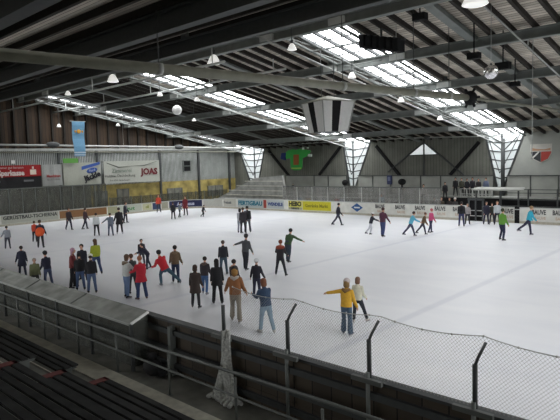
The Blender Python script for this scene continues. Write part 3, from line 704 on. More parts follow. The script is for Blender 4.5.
bm = NB(); box(bm, -0.02, -0.75, -0.75, 0.02, 0.8, -0.3); box(bm, -0.8, -0.03, -0.5, 0, 0.03, -0.44); centred('green_sign', bm, cloth((92, 150, 66)), (-52.2, 25.6, 6.15), 'short green sign right beneath the light blue flag', 'sign')
# green jersey banner
jp = PY(296, 151, 46)
t = empty('jersey_banner', (jp.x, 46, 3.9), 'green oversized hockey jersey banner hanging before the far wall', 'banner')
def flat(bm, pts, y, th): prism(bm, [Vector((a, y, b)) for a, b in pts], (0, th, 0))
bm = NB(); flat(bm, [(-0.85, 0.25), (-0.5, 0.0), (0.5, 0.0), (0.8, 0.25), (0.85, 1.2), (0.95, 1.35), (1.75, 1.55), (2.1, 2.1), (1.1, 2.3), (0.4, 2.35), (0, 2.2), (-0.4, 2.35), (-1.2, 2.25), (-1.75, 1.9), (-1.5, 1.3), (-0.9, 1.4)], 0, 0.08); obj('jersey', bm, cloth((56, 160, 70)), t)
bm = NB(); flat(bm, [(-0.42, 0.6), (0.35, 0.6), (0.42, 1.75), (-0.38, 1.75)], -0.03, 0.03); obj('orange_crest', bm, cloth((150, 90, 48)), t)
bm = NB(); flat(bm, [(-2.4, 1.35), (-1.65, 1.15), (-1.5, 2.0), (-2.2, 2.0)], -0.02, 0.1); obj('blue_cuff', bm, cloth((32, 50, 110)), t)
bm = NB(); flat(bm, [(1.7, 1.5), (2.2, 1.45), (2.25, 1.7), (1.75, 1.75)], -0.02, 0.1); flat(bm, [(0.9, 2.25), (1.2, 2.25), (1.15, 2.5), (0.95, 2.5)], -0.02, 0.1); flat(bm, [(1.6, 2.35), (1.8, 2.35), (1.8, 2.5), (1.6, 2.5)], -0.02, 0.1); obj('white_trim', bm, cloth((205, 215, 205)), t)
bm = NB(); flat(bm, [(-0.75, 0.15), (0.7, 0.15), (0.74, 0.3), (-0.8, 0.3)], -0.02, 0.03); obj('hem_stripe', bm, cloth((150, 190, 90)), t)
for xx in (-1.2, 1.2):
    bm = NB(); tube(bm, [(xx, 0.04, 2.2), (xx, 0.04, zr(46)-3.9)], 0.012, 4); obj('wire', bm, m_darksteel, t)
# crest shield
c = PY(541, 153, WY-0.05)
t = empty('coat_of_arms', (c.x, WY-0.02, c.z), 'painted coat of arms shield on the white wall at upper right', 'shield')
SH = [(-0.85, 0.75), (0.85, 0.75), (0.85, 0.0), (0.6, -0.5), (0, -0.85), (-0.6, -0.5), (-0.85, 0.0)]
bm = NB(); flat(bm, SH, -0.06, 0.06); obj('shield', bm, cloth((205, 203, 195)), t)
bm = NB(); flat(bm, [(-0.8, 0.12), (-0.02, 0.12), (-0.02, -0.75), (-0.55, -0.48), (-0.8, 0.0)], -0.08, 0.02); obj('black_quarter', bm, cloth((60, 62, 66)), t)
bm = NB(); flat(bm, [(0.02, 0.12), (0.8, 0.12), (0.8, 0.0), (0.55, -0.48), (0.02, -0.75)], -0.08, 0.02); obj('red_quarter', bm, cloth((170, 70, 60)), t)
bm = NB(); flat(bm, [(-0.75, 0.2), (0.75, 0.2), (0.75, 0.4), (0.3, 0.3), (-0.3, 0.34), (-0.75, 0.45)], -0.08, 0.02); obj('orange_band', bm, cloth((190, 150, 120)), t)
bm = NB(); bar(bm, (-0.6, -0.1, -0.35), (-0.15, -0.1, 0.1), 0.02, 0.12); obj('white_stripe', bm, m_white, t)

# scoreboard
t = empty('scoreboard', (-18.3, 23.6, 6.35), 'white and black striped inverted pyramid scoreboard hanging over the ice', 'scoreboard', rz=rad(-18))
def frust(bm, w0, w1, z0, z1, face, f0, f1, push=0.0):
    """a panel on face k of the cube between fractions f0 and f1 of its width"""
    R = Matrix.Rotation(face*PI/2, 4, 'Z')
    def P(f, w, z): return R @ Vector((-w/2+f*w, -w/2-push, z))
    pts = [P(f0, w0, z0), P(f1, w0, z0), P(f1, w1, z1), P(f0, w1, z1)]
    prism(bm, pts, R.to_3x3() @ Vector((0, 0.05, 0)))
for face in range(4):
    for i, (a, b, m) in enumerate(((0.0, 0.30, m_white), (0.30, 0.58, m_black), (0.58, 1.0, m_white))):
        bm = NB(); frust(bm, 1.5, 2.06, 0.0, 1.62, face, a, b, 0.0 if m is m_white else -0.01); obj('white_panel' if m is m_white else 'black_display', bm, m, t)
bm = NB(); prism(bm, [Vector((-0.75, -0.75, 0)), Vector((0.75, -0.75, 0)), Vector((0.75, 0.75, 0)), Vector((-0.75, 0.75, 0))], (0, 0, 0.04)); obj('underside', bm, m_darksteel, t)
bm = NB(); lathe(bm, [(0.02, 1.95), (1.5, 1.62), (1.5, 1.58)], 4, M=Matrix.Rotation(PI/4, 4, 'Z')); obj('cover', bm, m_tube, t)
for sx in (-1, 1):
    for sy in (-1, 1):
        bm = NB(); bar(bm, (sx*0.75, sy*0.75, 0), (sx*1.03, sy*1.03, 1.62), 0.06, 0.06); obj('corner_trim', bm, m_lightsteel, t)
for sx in (-0.6, 0.6):
    bm = NB(); tube(bm, [(sx, 0, 1.8), (sx, 0, zr(23.6)-6.4)], 0.02, 5); obj('hanger', bm, m_darksteel, t)

# lamps
def lamp(p, s, label, hang=None, group=None):
    t = empty('bell_lamp', p, label, 'lamp', group)
    bm = NB(); lathe(bm, [(0.30*s, 0), (0.33*s, 0.02*s), (0.26*s, 0.16*s), (0.17*s, 0.34*s), (0.10*s, 0.42*s), (0.05*s, 0.44*s)], 18); obj('shade', bm, m_lit, t)
    bm = NB(); lathe(bm, [(0.08*s, 0.44*s), (0.09*s, 0.46*s), (0.09*s, 0.62*s), (0.05*s, 0.66*s)], 10); obj('socket', bm, m_darksteel, t)
    top = (hang if hang is not None else zr(p[1])-0.4)-p[2]
    bm = NB(); tube(bm, [(0, 0, 0.64*s), (0, 0, max(top, 0.8*s))], 0.02, 5); obj('cord', bm, m_darksteel, t)
    return t
lamps = [((214, 64), 1.35, 'left of centre under the ridge, above the big tube'), ((113, 82), 1.35, 'at left right beneath the big tube'), ((292, 50), 1.0, 'nearest of the four on the cable pipe'), ((352, 78), 1.0, 'second on the cable pipe, right of the scoreboard'),
         ((401, 102), 0.95, 'third on the cable pipe, below the big tube'), ((440, 120), 0.9, 'furthest on the cable pipe'), ((475, 5), 2.0, 'cut off by the top edge of the picture'), ((68, 95), 1.0, 'dim one near the left gable'), ((160, 96), 0.9, 'small one under the middle beam'),
         ((197, 101), 0.9, 'small one left of the scoreboard'), ((59, 127), 0.9, 'small one hanging before the brown gable boards'), ((118, 126), 0.9, 'small one right of the blue flag'), ((194, 121), 0.8, 'tiny one left of the scoreboard, lower')]
def proof(px, py, off):
    d = ray(px, py); t = (RZ-off+RS*RY-CAM_H)/(d.z+RS*d.y); return Vector((0, 0, CAM_H))+d*t
for (px, py), s, lb in lamps:
    p = proof(px, py, 1.75)
    if p.x < -51: p = PX(px, py, -51)
    lamp(p, s*(0.85 if s > 1.2 and px < 300 else 0.72), 'white bell lamp '+lb)
bm = NB(); x = -18.6; tube(bm, [(x, 18.5, zr(21)-1.0), (x, 47.5, zr(47.5)-1.0)], 0.045, 6); [tube(bm, [(x, yy, zr(yy)-1.0), (x, yy, zr(yy)-0.7)], 0.03, 5) for yy in (21.3, 26.7, 32.2, 37.7, 43.3)]; o = tag(obj('cable_pipe', bm, m_lightsteel), 'thin pale cable pipe carrying the row of four lamps', 'pipe')
for x, lb in ((-33.4, 'running beside the middle skylight'), (-45.6, 'running beside the skylight near the left gable'), (-9.0, 'running down the right part of the roof')):
    bm = NB(); tube(bm, [(x, 21, zr(21)-1.0), (x, 47.5, zr(47.5)-1.0)], 0.04, 6); [tube(bm, [(x, yy, zr(yy)-1.0), (x, yy, zr(yy)-0.7)], 0.03, 5) for yy in (21.3, 26.7, 32.2, 37.7, 43.3)]; tag(obj('cable_pipe', bm, m_lightsteel), 'thin pale cable pipe '+lb, 'pipe')
# white globe and mirror ball
p = proof(177, 110, 2.2); t = empty('globe_lamp', p, 'round white globe hanging left of the scoreboard', 'lamp')
bm = NB(); ball(bm, Vector((0, 0, 0)), 0.36, seg=18); obj('globe', bm, m_lamp, t)
bm = NB(); tube(bm, [(0, 0, 0.33), (0, 0, zr(p.y)-p.z)], 0.012, 4); obj('wire', bm, m_darksteel, t)
p = PY(491, 72, 24.0); t = empty('mirror_ball', p, 'silver mirror ball hanging at upper right', 'mirror ball')
m_mir = mat('mirror_tiles', (0.75, 0.75, 0.75), 0.12, 0.9, var=0.3, scale=18, bump=0.3)
bm = NB(); g = bmesh.ops.create_uvsphere(bm, u_segments=22, v_segments=14, radius=0.31); obj('ball', bm, m_mir, t)
bm = NB(); tube(bm, [(0, 0, 0.31), (0, 0, zr(p.y)-p.z)], 0.015, 4); obj('wire', bm, m_lightsteel, t)
bm = NB(); lathe(bm, [(0.05, 0.30), (0.05, 0.36), (0.02, 0.38)], 8); obj('cap', bm, m_darksteel, t)

# big tube with node
A1 = PZ(-60, 48.5, 7.75); A2 = PZ(470, 98, 7.75); A3 = PZ(600, 115.5, 7.6)
d = (A2-A1).normalized(); A1b = A1-d*6
t = empty('roof_tube', A2, 'thick olive steel tube crossing the upper picture to a round joint', 'tube')
bm = NB(); tube(bm, [A1b-A2, Vector((0, 0, 0))], 0.165, 14); obj('thick_tube', bm, m_tube, t)
bm = NB(); ball(bm, Vector((0, 0, 0)), 0.36, seg=14); 
for k in range(6):
    a = k*PI/3; tube(bm, [Vector((0, 0, 0)), Vector((0.0, 0, 0))+Vector((math.cos(a)*d.y, -math.cos(a)*d.x, math.sin(a)))*0.52], 0.07, 6)
obj('joint', bm, m_black, t)
bm = NB(); tube(bm, [Vector((0, 0, 0)), A3-A2], 0.075, 8); obj('thin_tube', bm, m_tube, t)
for f in (0.25, 0.6, 0.8, 0.92):
    pp = A1.lerp(A2, f)-A2
    bm = NB(); tube(bm, [pp-d*0.08, pp+d*0.08], 0.19, 12); obj('clamp', bm, m_lightsteel, t)
    bm = NB(); tube(bm, [pp, pp+Vector((0, 0, zr((pp+A2).y)-7.8))], 0.02, 5); obj('hanger', bm, m_darksteel, t)
# perimeter tubes, left wall and far wall
t = empty('perimeter_tube', (-51, 10, 7.35), 'long horizontal steel tube high along the left wall', 'tube')
bm = NB(); tube(bm, [(0, -12, 0), (0, 37.5, -0.55)], 0.09, 8); obj('tube', bm, m_lightsteel, t)
for y in (13.4, 28.0):
    bm = NB(); ball(bm, Vector((0, y, -0.015*y)), 0.22, 0.7, 0.28, seg=10); obj('joint', bm, m_darksteel, t)
for y in (0, 13.4, 28, 36):
    bm = NB(); bar(bm, (0, y, -0.01*y), (-2, y, -0.01*y), 0.06, 0.06); obj('bracket', bm, m_darksteel, t)
bm = NB(); tube(bm, [(-51.3, 8, 6.5), (-51.3, 47, 6.35)], 0.07, 8); bar(bm, (-51.3, 20, 6.45), (-52.7, 20, 6.45), 0.05, 0.05); bar(bm, (-51.3, 40, 6.4), (-52.7, 40, 6.4), 0.05, 0.05); tag(obj('lower_wall_tube', bm, m_tube), 'second thinner tube just below the long one on the left wall', 'tube')
t = empty('perimeter_tube', (-35, 46.6, 6.6), 'thin horizontal steel tube running just before the far wall', 'tube')
pts = [PY(px, py, 46.6)-Vector((-35, 46.6, 6.6)) for px, py in ((246, 147), (300, 139.5), (360, 137.5), (427, 137.5), (496, 136))]
for q_ in pts: q_.z = min(q_.z, 0.25)
bm = NB(); tube(bm, pts, 0.06, 6); obj('tube', bm, m_lightsteel, t)
for i in (1, 3):
    bm = NB(); ball(bm, pts[i], 0.32, 0.2, 0.22, seg=10); obj('joint', bm, m_darksteel, t)
for i in (0, 1, 2, 3, 4):
    bm = NB(); bar(bm, pts[i], pts[i]+Vector((0, 1.7, 0)), 0.05, 0.05); obj('bracket', bm, m_darksteel, t)
for y, z0_, z1_, lb in ((19.6, -1.35, -1.35, 'just before the ridge beam'), (24.4, -0.95, -0.95, 'between the ridge and the next beam')):
    bm = NB(); tube(bm, [(-52.8, y, zr(y)+z0_), (-22, y, zr(y)+z1_)], 0.07, 8)
    for xx in (-50, -43, -36, -29, -23): bar(bm, (xx, y, zr(y)+z0_), (xx, y, zr(y)), 0.05, 0.05)
    tag(obj('tie_tube', bm, m_plate), 'pale slim tie tube under the left roof, '+lb, 'tube')
# dark heater/speaker row near the ridge
t = empty('loudspeaker_row', (-14.9, 23.6, 10.35), 'row of black box loudspeakers under the roof, right of the near skylight', 'loudspeakers')
dd = Vector((0.62, -0.02, -0.16))
for k in range(6):
    bm = NB(); c0 = dd*(k-2.5)*0.62+Vector((0, 0, 0.15)); box(bm, c0.x-0.16, -0.3, c0.z-0.32, c0.x+0.16, 0.3, c0.z+0.28); box(bm, c0.x-0.12, -0.34, c0.z-0.26, c0.x+0.12, -0.3, c0.z+0.22); obj('speaker_box', bm, m_black, t)
bm = NB(); bar(bm, dd*-2.2+Vector((0, 0, 0.45)), dd*2.2+Vector((0, 0, 0.45)), 0.1, 0.08); obj('mounting_bar', bm, m_darksteel, t)
bm = NB(); bar(bm, (0, 0, 0.4), (0, 0, zr(23.6)-10.35), 0.08, 0.08); obj('hanger', bm, m_darksteel, t)
for (px, py, Y, lb, s) in ((503, 66, 27, 'at upper right beside the mirror ball', 0.33), (474, 56, 25, 'small one left of the mirror ball', 0.28), (420, 17, 22.5, 'top centre right', 0.3), (515, 84, 31, 'below and right of the mirror ball', 0.25)):
    p = PY(px, py, Y); bm = NB(); box(bm, -s, -s*0.6, -s*0.5, s, s*0.6, s*0.5); box(bm, -s*0.85, -s*0.7, -s*0.35, s*0.85, -s*0.6, s*0.35); bar(bm, (0, 0, s*0.5), (0, 0, zr(Y)-p.z), 0.05, 0.05)
    centred('loudspeaker', bm, m_black, p, 'black loudspeaker hung from the roof '+lb, 'loudspeaker')
# thin wires
for px, py, z1_, lb in ((396, 26, 7.9, 'in the middle top'), (533, 40, 4.6, 'at far right'), (121, 100, 7.0, 'right of the blue flag')):
    p = proof(px, py, 0.1) if px > 200 else PX(px, py, -46)
    bm = NB(); tube(bm, [(0, 0, 0), (0, 0, zr(p.y)-z1_)], 0.02, 4); ball(bm, Vector((0, 0, 0)), 0.05, seg=8)
    centred('hanging_wire', bm, m_lightsteel, (p.x, p.y, z1_), 'thin vertical wire hanging from the roof '+lb, 'wire')
# dark loudspeaker and small poster on the gallery
p = PY(402, 183, 46.9); bm = NB(); ball(bm, Vector((0, 0, 0.25)), 0.42, 0.3, 0.32, seg=10); box(bm, -0.06, -0.06, -0.95, 0.06, 0.06, 0.1); box(bm, -0.25, -0.2, -1.0, 0.25, 0.2, -0.93)
centred('floodlight', bm, m_black, (p.x, 46.9, 2.33), 'round black floodlight on a stand on the far gallery, right of the blue poster', 'floodlight')
p = PY(389, 180, 47.4); bm = NB(); box(bm, -0.25, -0.03, -0.45, 0.25, 0.14, 0.45, 0); box(bm, -0.15, -0.05, -0.1, 0.15, -0.03, 0.3, 1); centred('poster', bm, [cloth((55, 62, 96)), cloth((110, 120, 150))], (p.x, 47.45, 2.75), 'small dark blue poster on the pale gallery panels', 'poster')
p = PY(345, 184, 46.9); bm = NB(); ball(bm, Vector((0, 0, 0.2)), 0.36, 0.3, 0.32, seg=10); box(bm, -0.05, -0.05, -0.9, 0.05, 0.05, 0.1); box(bm, -0.25, -0.2, -0.95, 0.25, 0.2, -0.88)
centred('floodlight', bm, m_black, (p.x, 46.9, 2.28), 'round black floodlight on a stand below the middle V-shaped window', 'floodlight')

# ================================================================== NEAR SIDE
# net posts
pxx = [PY(223, 308, 7.47).x, PY(287.5, 330, 7.47).x, PY(369, 350, 7.47).x, PY(475, 375, 7.47).x]
post_x = [(-9.22, 'leftmost, by the bundled net'), (-7.05, 'second from left, nearest the denim jacket skater'), (-5.18, 'third from left, right of the yellow jacket skater'), (-3.33, 'nearest the bottom right corner')]
for i_, v_ in enumerate(pxx): post_x[i_] = (v_, post_x[i_][1])
for x, lb in post_x+[(-1.3, 'just past the right edge of the picture'), (0.9, 'further past the right edge of the picture')]:
    t = empty('net_post', (x, 7.42, -0.2), 'dark steel fence post with bent tip, '+lb, 'post')
    bm = NB(); tube(bm, [(0, 0, 0), (0, 0, 1.45)], 0.036, 8); obj('foot', bm, m_steel, t)
    bm = NB(); tube(bm, [(0, 0.05, 1.3), (0, 0.05, 2.0)], 0.04, 8); obj('shaft', bm, m_darksteel, t)
    if x < -8: bm = NB(); tube(bm, [(0, 0.05, 1.98), (-0.01, 0.07, 2.1), (0.0, 0.12, 2.36)], 0.024, 8)
    else: bm = NB(); tube(bm, [(0, 0.05, 1.98), (0.02, 0.10, 2.08), (0.09, 0.22, 2.30)], 0.024, 8); obj('bent_tip', bm, m_darksteel, t)
    bm = NB(); box(bm, -0.3, -0.07, 1.28, 0.3, 0.0, 1.36); obj('cross_plate', bm, m_rail, t)
# net between the posts (leans back to the ice at the top)
bm = NB(); xs_n = [-9.2+0.25*k for k in range(0, 44)]
def ntop(x):
    seg = [p for p, _ in post_x]+[-1.3, 1.3]
    for i in range(len(seg)-1):
        if seg[i] <= x < seg[i+1]:
            f = (x-seg[i])/(seg[i+1]-seg[i]); return 2.16-0.09*4*f*(1-f)
    return 2.16
grid = [[bm.verts.new((x, 7.6+0.12*k/4+0.01*math.sin(x*9+k), 1.1+(ntop(x)-1.1)*k/4)) for k in range(5)] for x in xs_n if x > pxx[0]]
for i in range(len(grid)-1):
    for k in range(4): bm.faces.new((grid[i][k], grid[i+1][k], grid[i+1][k+1], grid[i][k+1]))
t = empty('safety_net', (0, 0, 0), 'see-through white safety net strung between the bent posts at the near boards', 'net')
nx0 = obj('mesh_net', bm, m_net, t)
bm = NB(); xx = [x for x in xs_n if x >= pxx[0]]; tube(bm, [(x, 7.73, ntop(x)) for x in xx], 0.008, 5)
for x in xx[::2]: ball(bm, Vector((x, 7.73, ntop(x))), 0.018, seg=6)
obj('top_cord', bm, m_cord, t)
# bundled net
t = empty('bundled_net', (-8.55, 7.25, -0.2), 'gathered greyish white net hanging over the near boards to the walkway', 'net')
for k, (dx, r) in enumerate(((-0.05, 0.10), (0.06, 0.085), (0.0, 0.07), (-0.13, 0.05), (0.13, 0.055))):
    bm = NB(); pts = []
    for i in range(9):
        f = i/8; z = 1.42*(1-f)+0.05
        pts.append(Vector((dx*(0.5+2.0*f*f)+0.03*math.sin(5*f+k*2), 0.12-0.10*f+0.03*math.cos(4*f+k), z)))
    tube(bm, pts, [(r*(0.55+0.9*f_/8), r*(0.5+0.6*f_/8)) for f_ in range(9)], 10, rnd=True)
    obj('fold', bm, mat('bundled_net_cloth', (0.46, 0.47, 0.44), 0.9, var=0.4, scale=22, bump=0.8), t)
bm = NB()
for k in range(7):
    a = k*0.9; tube(bm, [(-0.4+0.12*k, -0.1+0.06*math.sin(a), 0.04), (-0.3+0.1*k, 0.05*math.cos(a), 0.12), (-0.2+0.1*k, 0.1, 0.03)], 0.05, 6, rnd=True)
obj('heap', bm, MAT['bundled_net_cloth'], t)

# penalty booth (plexi roof, smoky front)
t = empty('players_booth', (-11.6, 6.95, -0.2), 'low players booth with dirty grey plexiglass roof behind the near boards', 'booth')
L_ = 30.0
bm = NB(); prism(bm, [Vector((0, 0.0, 1.17)), Vector((-L_, 0.0, 1.17)), Vector((-L_, 0.5, 1.54)), Vector((0, 0.5, 1.36))], (0, 0, 0.035)); obj('roof', bm, m_boothtop, t)
for k in range(14):
    bm = NB(); box(bm, -k*2.0-1.96, 0.0, 0.12, -k*2.0-0.04, 0.02, 1.16); obj('front_pane', bm, m_boothglass, t)
    bm = NB(); box(bm, -k*2.0-0.035, -0.03, 0.0, -k*2.0+0.035, 0.05, 1.18); obj('post', bm, m_darksteel, t)
bm = NB(); box(bm, -L_, -0.03, 1.14, 0.02, 0.03, 1.19); obj('front_edge', bm, m_lightsteel, t)
bm = NB(); bar(bm, (0.02, 0, 1.19), (0.02, 0.5, 1.38), 0.06, 0.05); obj('side_edge', bm, m_lamp, t)
bm = NB(); prism(bm, [Vector((0, 0, 0.1)), Vector((0, 0.48, 0.1)), Vector((0, 0.48, 1.3)), Vector((0, 0, 1.14))], (0.02, 0, 0)); obj('side_pane', bm, m_boothglass, t)
for k in range(1, 8):
    bm = NB(); xx = -k*3.1; zt = 1.21; bar(bm, (xx, 0, zt), (xx, 0.5, zt+0.185+(0.18*k*3.1/30)), 0.03, 0.03); obj('roof_bar', bm, m_rail, t)
bm = NB(); box(bm, -L_, 0.2, 0.0, -0.3, 0.42, 0.45); obj('bench', bm, m_darkconc, t)
# foreground rail
t = empty('guard_rail', (-4, 6.7, -0.2), 'galvanised tube guard rail running along the front of the stand', 'railing')
bm = NB(); tube(bm, [(-22, 0, 0.94), (-6, 0, 0.97), (-1.4, 0, 1.09), (6, 0, 1.15)], 0.032, 8); obj('top_rail', bm, m_rail, t)
bm = NB(); tube(bm, [(-22, 0, 0.5), (-1.4, 0, 0.58), (6, 0, 0.6)], 0.024, 8); obj('middle_rail', bm, m_rail, t)
for x in (-21.8, -19.8, -17.86, -15.95, -13.86, -11.87, -9.72, -7.57, -5.45, -3.2, -1, 1.4):
    bm = NB(); tube(bm, [(x+4, 0, 0), (x+4, 0, 0.95)], 0.027, 8); box(bm, x+3.94, -0.06, 0, x+4.06, 0.06, 0.012); obj('post', bm, m_rail, t)

# near terrace steps
bm = NB(); box(bm, -40, 5.95, -0.22, 15, 6.62, -0.17); tag(obj('kerb', bm, m_conc), 'pale concrete kerb strip along the foot of the guard rail', 'kerb')
bm = NB()
tiers = [(4.98, -0.08), (4.03, 0.36), (3.08, 0.84), (2.13, 1.30), (1.18, 1.76), (0.2, 2.24), (-0.8, 2.72), (-1.8, 3.19)]
for k, (y, z) in enumerate(tiers):
    y1 = 5.95 if k == 0 else tiers[k-1][0]
    box(bm, -40, y, -0.22, 15, y1, z)
    box(bm, -40, y1-0.03, z-0.02, 15, y1, z+0.02, 1)
box(bm, -40, -5.4, -0.22, 15, -1.8, 3.19)
tag(obj('near_terrace', bm, [m_darkconc, m_conc]), 'dark stepped terrace of the near stand carrying the benches', 'terrace')
def bench(x0, x1, k, z, y, label):
    t = empty('slatted_bench', (x0, y, z-0.40), label, 'bench', None)
    for j in range(3):
        bm = NB(); yy = (j-1)*0.178; g = bmesh.ops.create_cube(bm, size=1); bmesh.ops.scale(bm, vec=((x1-x0), 0.152, 0.045), verts=bm.verts); bmesh.ops.translate(bm, vec=((x1-x0)/2, yy, 0.40), verts=bm.verts)
        bmesh.ops.bevel(bm, geom=bm.edges[:], offset=0.012, segments=2, affect='EDGES'); obj('slat', bm, m_bench, t)
    n = max(2, int((x1-x0)/2.2)+1)
    for i in range(n):
        xx = 0.12+(x1-x0-0.24)*i/(n-1); bm = NB(); box(bm, xx-0.04, -0.24, 0.31, xx+0.04, 0.24, 0.378); box(bm, xx-0.04, -0.12, 0, xx+0.04, 0.12, 0.31); obj('bracket', bm, m_rail, t)
    return t
rows = [('front row', 5.40, 0.32), ('second row', 4.48, 0.78), ('third row', 3.55, 1.25), ('fourth row', 2.6, 1.70)]
for k, (nm, y, z) in enumerate(rows):
    bench(-24.0, -11.75+0.0*k, k, z, y, 'long dark slatted bench left of the aisle, '+nm)
    t = bench(-10.35+0.05*k, 2.0, k, z, y, 'long dark slatted bench right of the aisle, '+nm)
    bm = NB(); box(bm, -0.22, -0.25, 0.22, -0.02, 0.25, 0.42); box(bm, -0.22, 0.18, 0.0, -0.02, 0.25, 0.42); obj('red_end_plate', bm, m_red, t)
# aisle steps
for k, (nm, y, z) in enumerate(rows[:4]):
    zt = (-0.08, 0.36, 0.84, 1.30)[k]; bm = NB(); box(bm, -11.5, y-0.45, zt, -10.75, y-0.02, zt+0.22); tag(obj('aisle_step', bm, m_conc), 'concrete half step in the bench aisle, '+nm, 'step')
# dark bin bag on the walkway
p = PZ(150, 376, -0.2); bm = NB(); 
for (a, b, c, r) in ((0, 0, 0.22, 0.3), (0.2, 0.08, 0.17, 0.22), (-0.16, 0.05, 0.25, 0.2)): ball(bm, Vector((a, b, c)), r, r*0.7, r*0.7, seg=12)
tube(bm, [(0, 0, 0.4), (0.02, 0, 0.55)], [0.05, 0.1], 8)
centred('bin_bag', bm, mat('black_plastic', (0.010, 0.010, 0.011), 0.8), (-10.95, 7.1, -0.2), 'dark full sack lying beside the booth corner on the walkway', 'sack')

# ================================================================== PEOPLE
SKIN = mat('skin', s2l(196, 150, 125), 0.6, var=0.05)
m_blade = mat('skate_blade', (0.5, 0.5, 0.52), 0.25, 0.9)
jobs = []     # (object, remesh mesh?) baked together
def rm(name, bm, m, parent, voxel):
    o = obj(name, bm, m, parent)
    md = o.modifiers.new('remesh', 'REMESH'); md.mode = 'VOXEL'; md.voxel_size = voxel; md.use_smooth_shade = True
    jobs.append((o, None)); return o
def rotX(a): return Matrix.Rotation(a, 3, 'X')
def rotY(a): return Matrix.Rotation(a, 3, 'Y')
def person(feet, head, face, label, top, legs, hair=(60, 42, 30), hs='short', hat=None, hem=0.86, lean=4, side=0, aL=(8, 12, 15), aR=(8, 12, 15),
           lL=(4, 5, 4), lR=(-4, 5, 4), boots=(30, 30, 34), base=0.0, group=None, flare=1.0, gloves=None, skirt=False, hood=None, scarf=None, bulk=1.10, turn=0, bare=True, seated=False, pos=None, hpx=None):
    P0 = PZ(feet[0], feet[1], base) if pos is None else Vector(pos)
    vd = Vector((P0.x, P0.y)).normalized(); a = rad(-face)
    f2 = Vector((vd.x*math.cos(a)-vd.y*math.sin(a), vd.x*math.sin(a)+vd.y*math.cos(a)))
    rz = math.atan2(-f2.x, f2.y)
    Rt = rotY(rad(side)) @ rotX(-rad(lean))
    tame = lambda q_: (q_[0], q_[1] if q_[1] > 45 else q_[1]*0.62, q_[2]+8)
    aL = tame(aL); aR = tame(aR)
    Pv = Vector((0, 0, 0.93)); leanh = Rt
    def T(x, y, z): return Pv+Rt @ Vector((x, y, z))
    Nk = T(0, 0, 0.52); Rh = rotY(rad(side*0.3)) @ rotX(-rad(lean*0.35)) @ Matrix.Rotation(rad(turn), 3, 'Z')
    Hd = Nk+Rh @ Vector((0, 0.03, 0.165))
    legsp = []; armsp = []
    for s, (lf, ab, kn) in ((-1, lL), (1, lR)):
        hip = Pv+Vector((s*0.092, 0, -0.03))
        d = Vector((s*math.sin(rad(ab)), math.sin(rad(lf))*math.cos(rad(ab)), -math.cos(rad(lf))*math.cos(rad(ab))))
        k = hip+d*0.42
        d2 = Vector((s*math.sin(rad(ab)), math.sin(rad(lf-kn))*math.cos(rad(ab)), -math.cos(rad(lf-kn))*math.cos(rad(ab))))
        an = k+d2*0.40; legsp.append((hip, k, an, d2))
    for s, (sf, ab, el) in ((-1, aL), (1, aR)):
        sh = T(s*0.165, 0, 0.425)
        def dr(fa): return Vector((s*math.sin(rad(ab)), math.sin(rad(fa))*math.cos(rad(ab)), -math.cos(rad(fa))*math.cos(rad(ab))))
        e = sh+dr(sf)*0.28; w_ = e+dr(sf+el)*0.25; armsp.append((sh, e, w_, dr(sf+el)))
    zmin = min(l[2].z for l in legsp)-0.115
    ztop = Hd.z+0.125+(0.02 if hat else 0)-zmin
    # scale from the picture
    hd_off = (Hd.x, Hd.y)
    if hpx is None:
        lo, hi = 0.3, 2.6
        cr, sr = math.cos(rz), math.sin(rz)
        for _ in range(24):
            m_ = (lo+hi)/2; sc = m_/ztop
            hx, hy = Hd.x*sc*0.5, Hd.y*sc*0.5
            pt = P0+Vector((hx*cr-hy*sr, hx*sr+hy*cr, m_))
            if row(pt) > head[1]: lo = m_
            else: hi = m_
        S = (lo+hi)/2/ztop
    else: S = hpx/ztop
    S = max(0.55, min(1.12, S))
    # shift so that the root's base lies midway under the feet
    off = Vector((-(legsp[0][2].x+legsp[1][2].x)/2, -(legsp[0][2].y+legsp[1][2].y)/2, -zmin))
    def X(p): return (Vector(p)+off)*S
    t = empty('person', P0, label, 'person', group, rz)
    dist = P0.length; near = dist < 30
    vx = (0.016 if dist < 24 else 0.022)*max(S, 0.8)
    B = bulk
    # ---- body, one continuous surface
    bm = NB()
    tube(bm, [X(T(0, 0, 0)), X(T(0, 0.0, 0.18)), X(T(0, 0.01, 0.36)), X(T(0, 0, 0.47))], [(0.13*S, 0.09*S), (0.115*S, 0.085*S), (0.145*S, 0.10*S), (0.11*S, 0.07*S)], 12, side=(1, 0, 0), rnd=True)
    tube(bm, [X(T(0, 0, 0.42)), X(Nk), X(Nk+(Hd-Nk)*0.8)], [0.065*S, 0.055*S, 0.052*S], 10, rnd=True)
    ball(bm, X(Hd+Rh @ Vector((0, -0.005, 0.015))), 0.078*S, 0.096*S, 0.105*S, seg=16, R=Rh)
    ball(bm, X(Hd+Rh @ Vector((0, 0.035, -0.06))), 0.052*S, 0.052*S, 0.05*S, seg=12, R=Rh)
    tube(bm, [X(Hd+Rh @ Vector((0, 0.085, 0.02))), X(Hd+Rh @ Vector((0, 0.112, -0.02)))], [0.012*S, 0.019*S], 6, rnd=True)
    for s in (-1, 1): ball(bm, X(Hd+Rh @ Vector((s*0.080, -0.005, 0.0))), 0.014*S, 0.02*S, 0.032*S, seg=8, R=Rh)
    for hip, k, an, d2 in legsp:
        tube(bm, [X(hip), X(hip.lerp(k, 0.5)), X(k), X(k.lerp(an, 0.35)), X(an)], [0.078*S, 0.068*S, 0.05*S, 0.05*S, 0.036*S], 8, rnd=True)
    hands = []
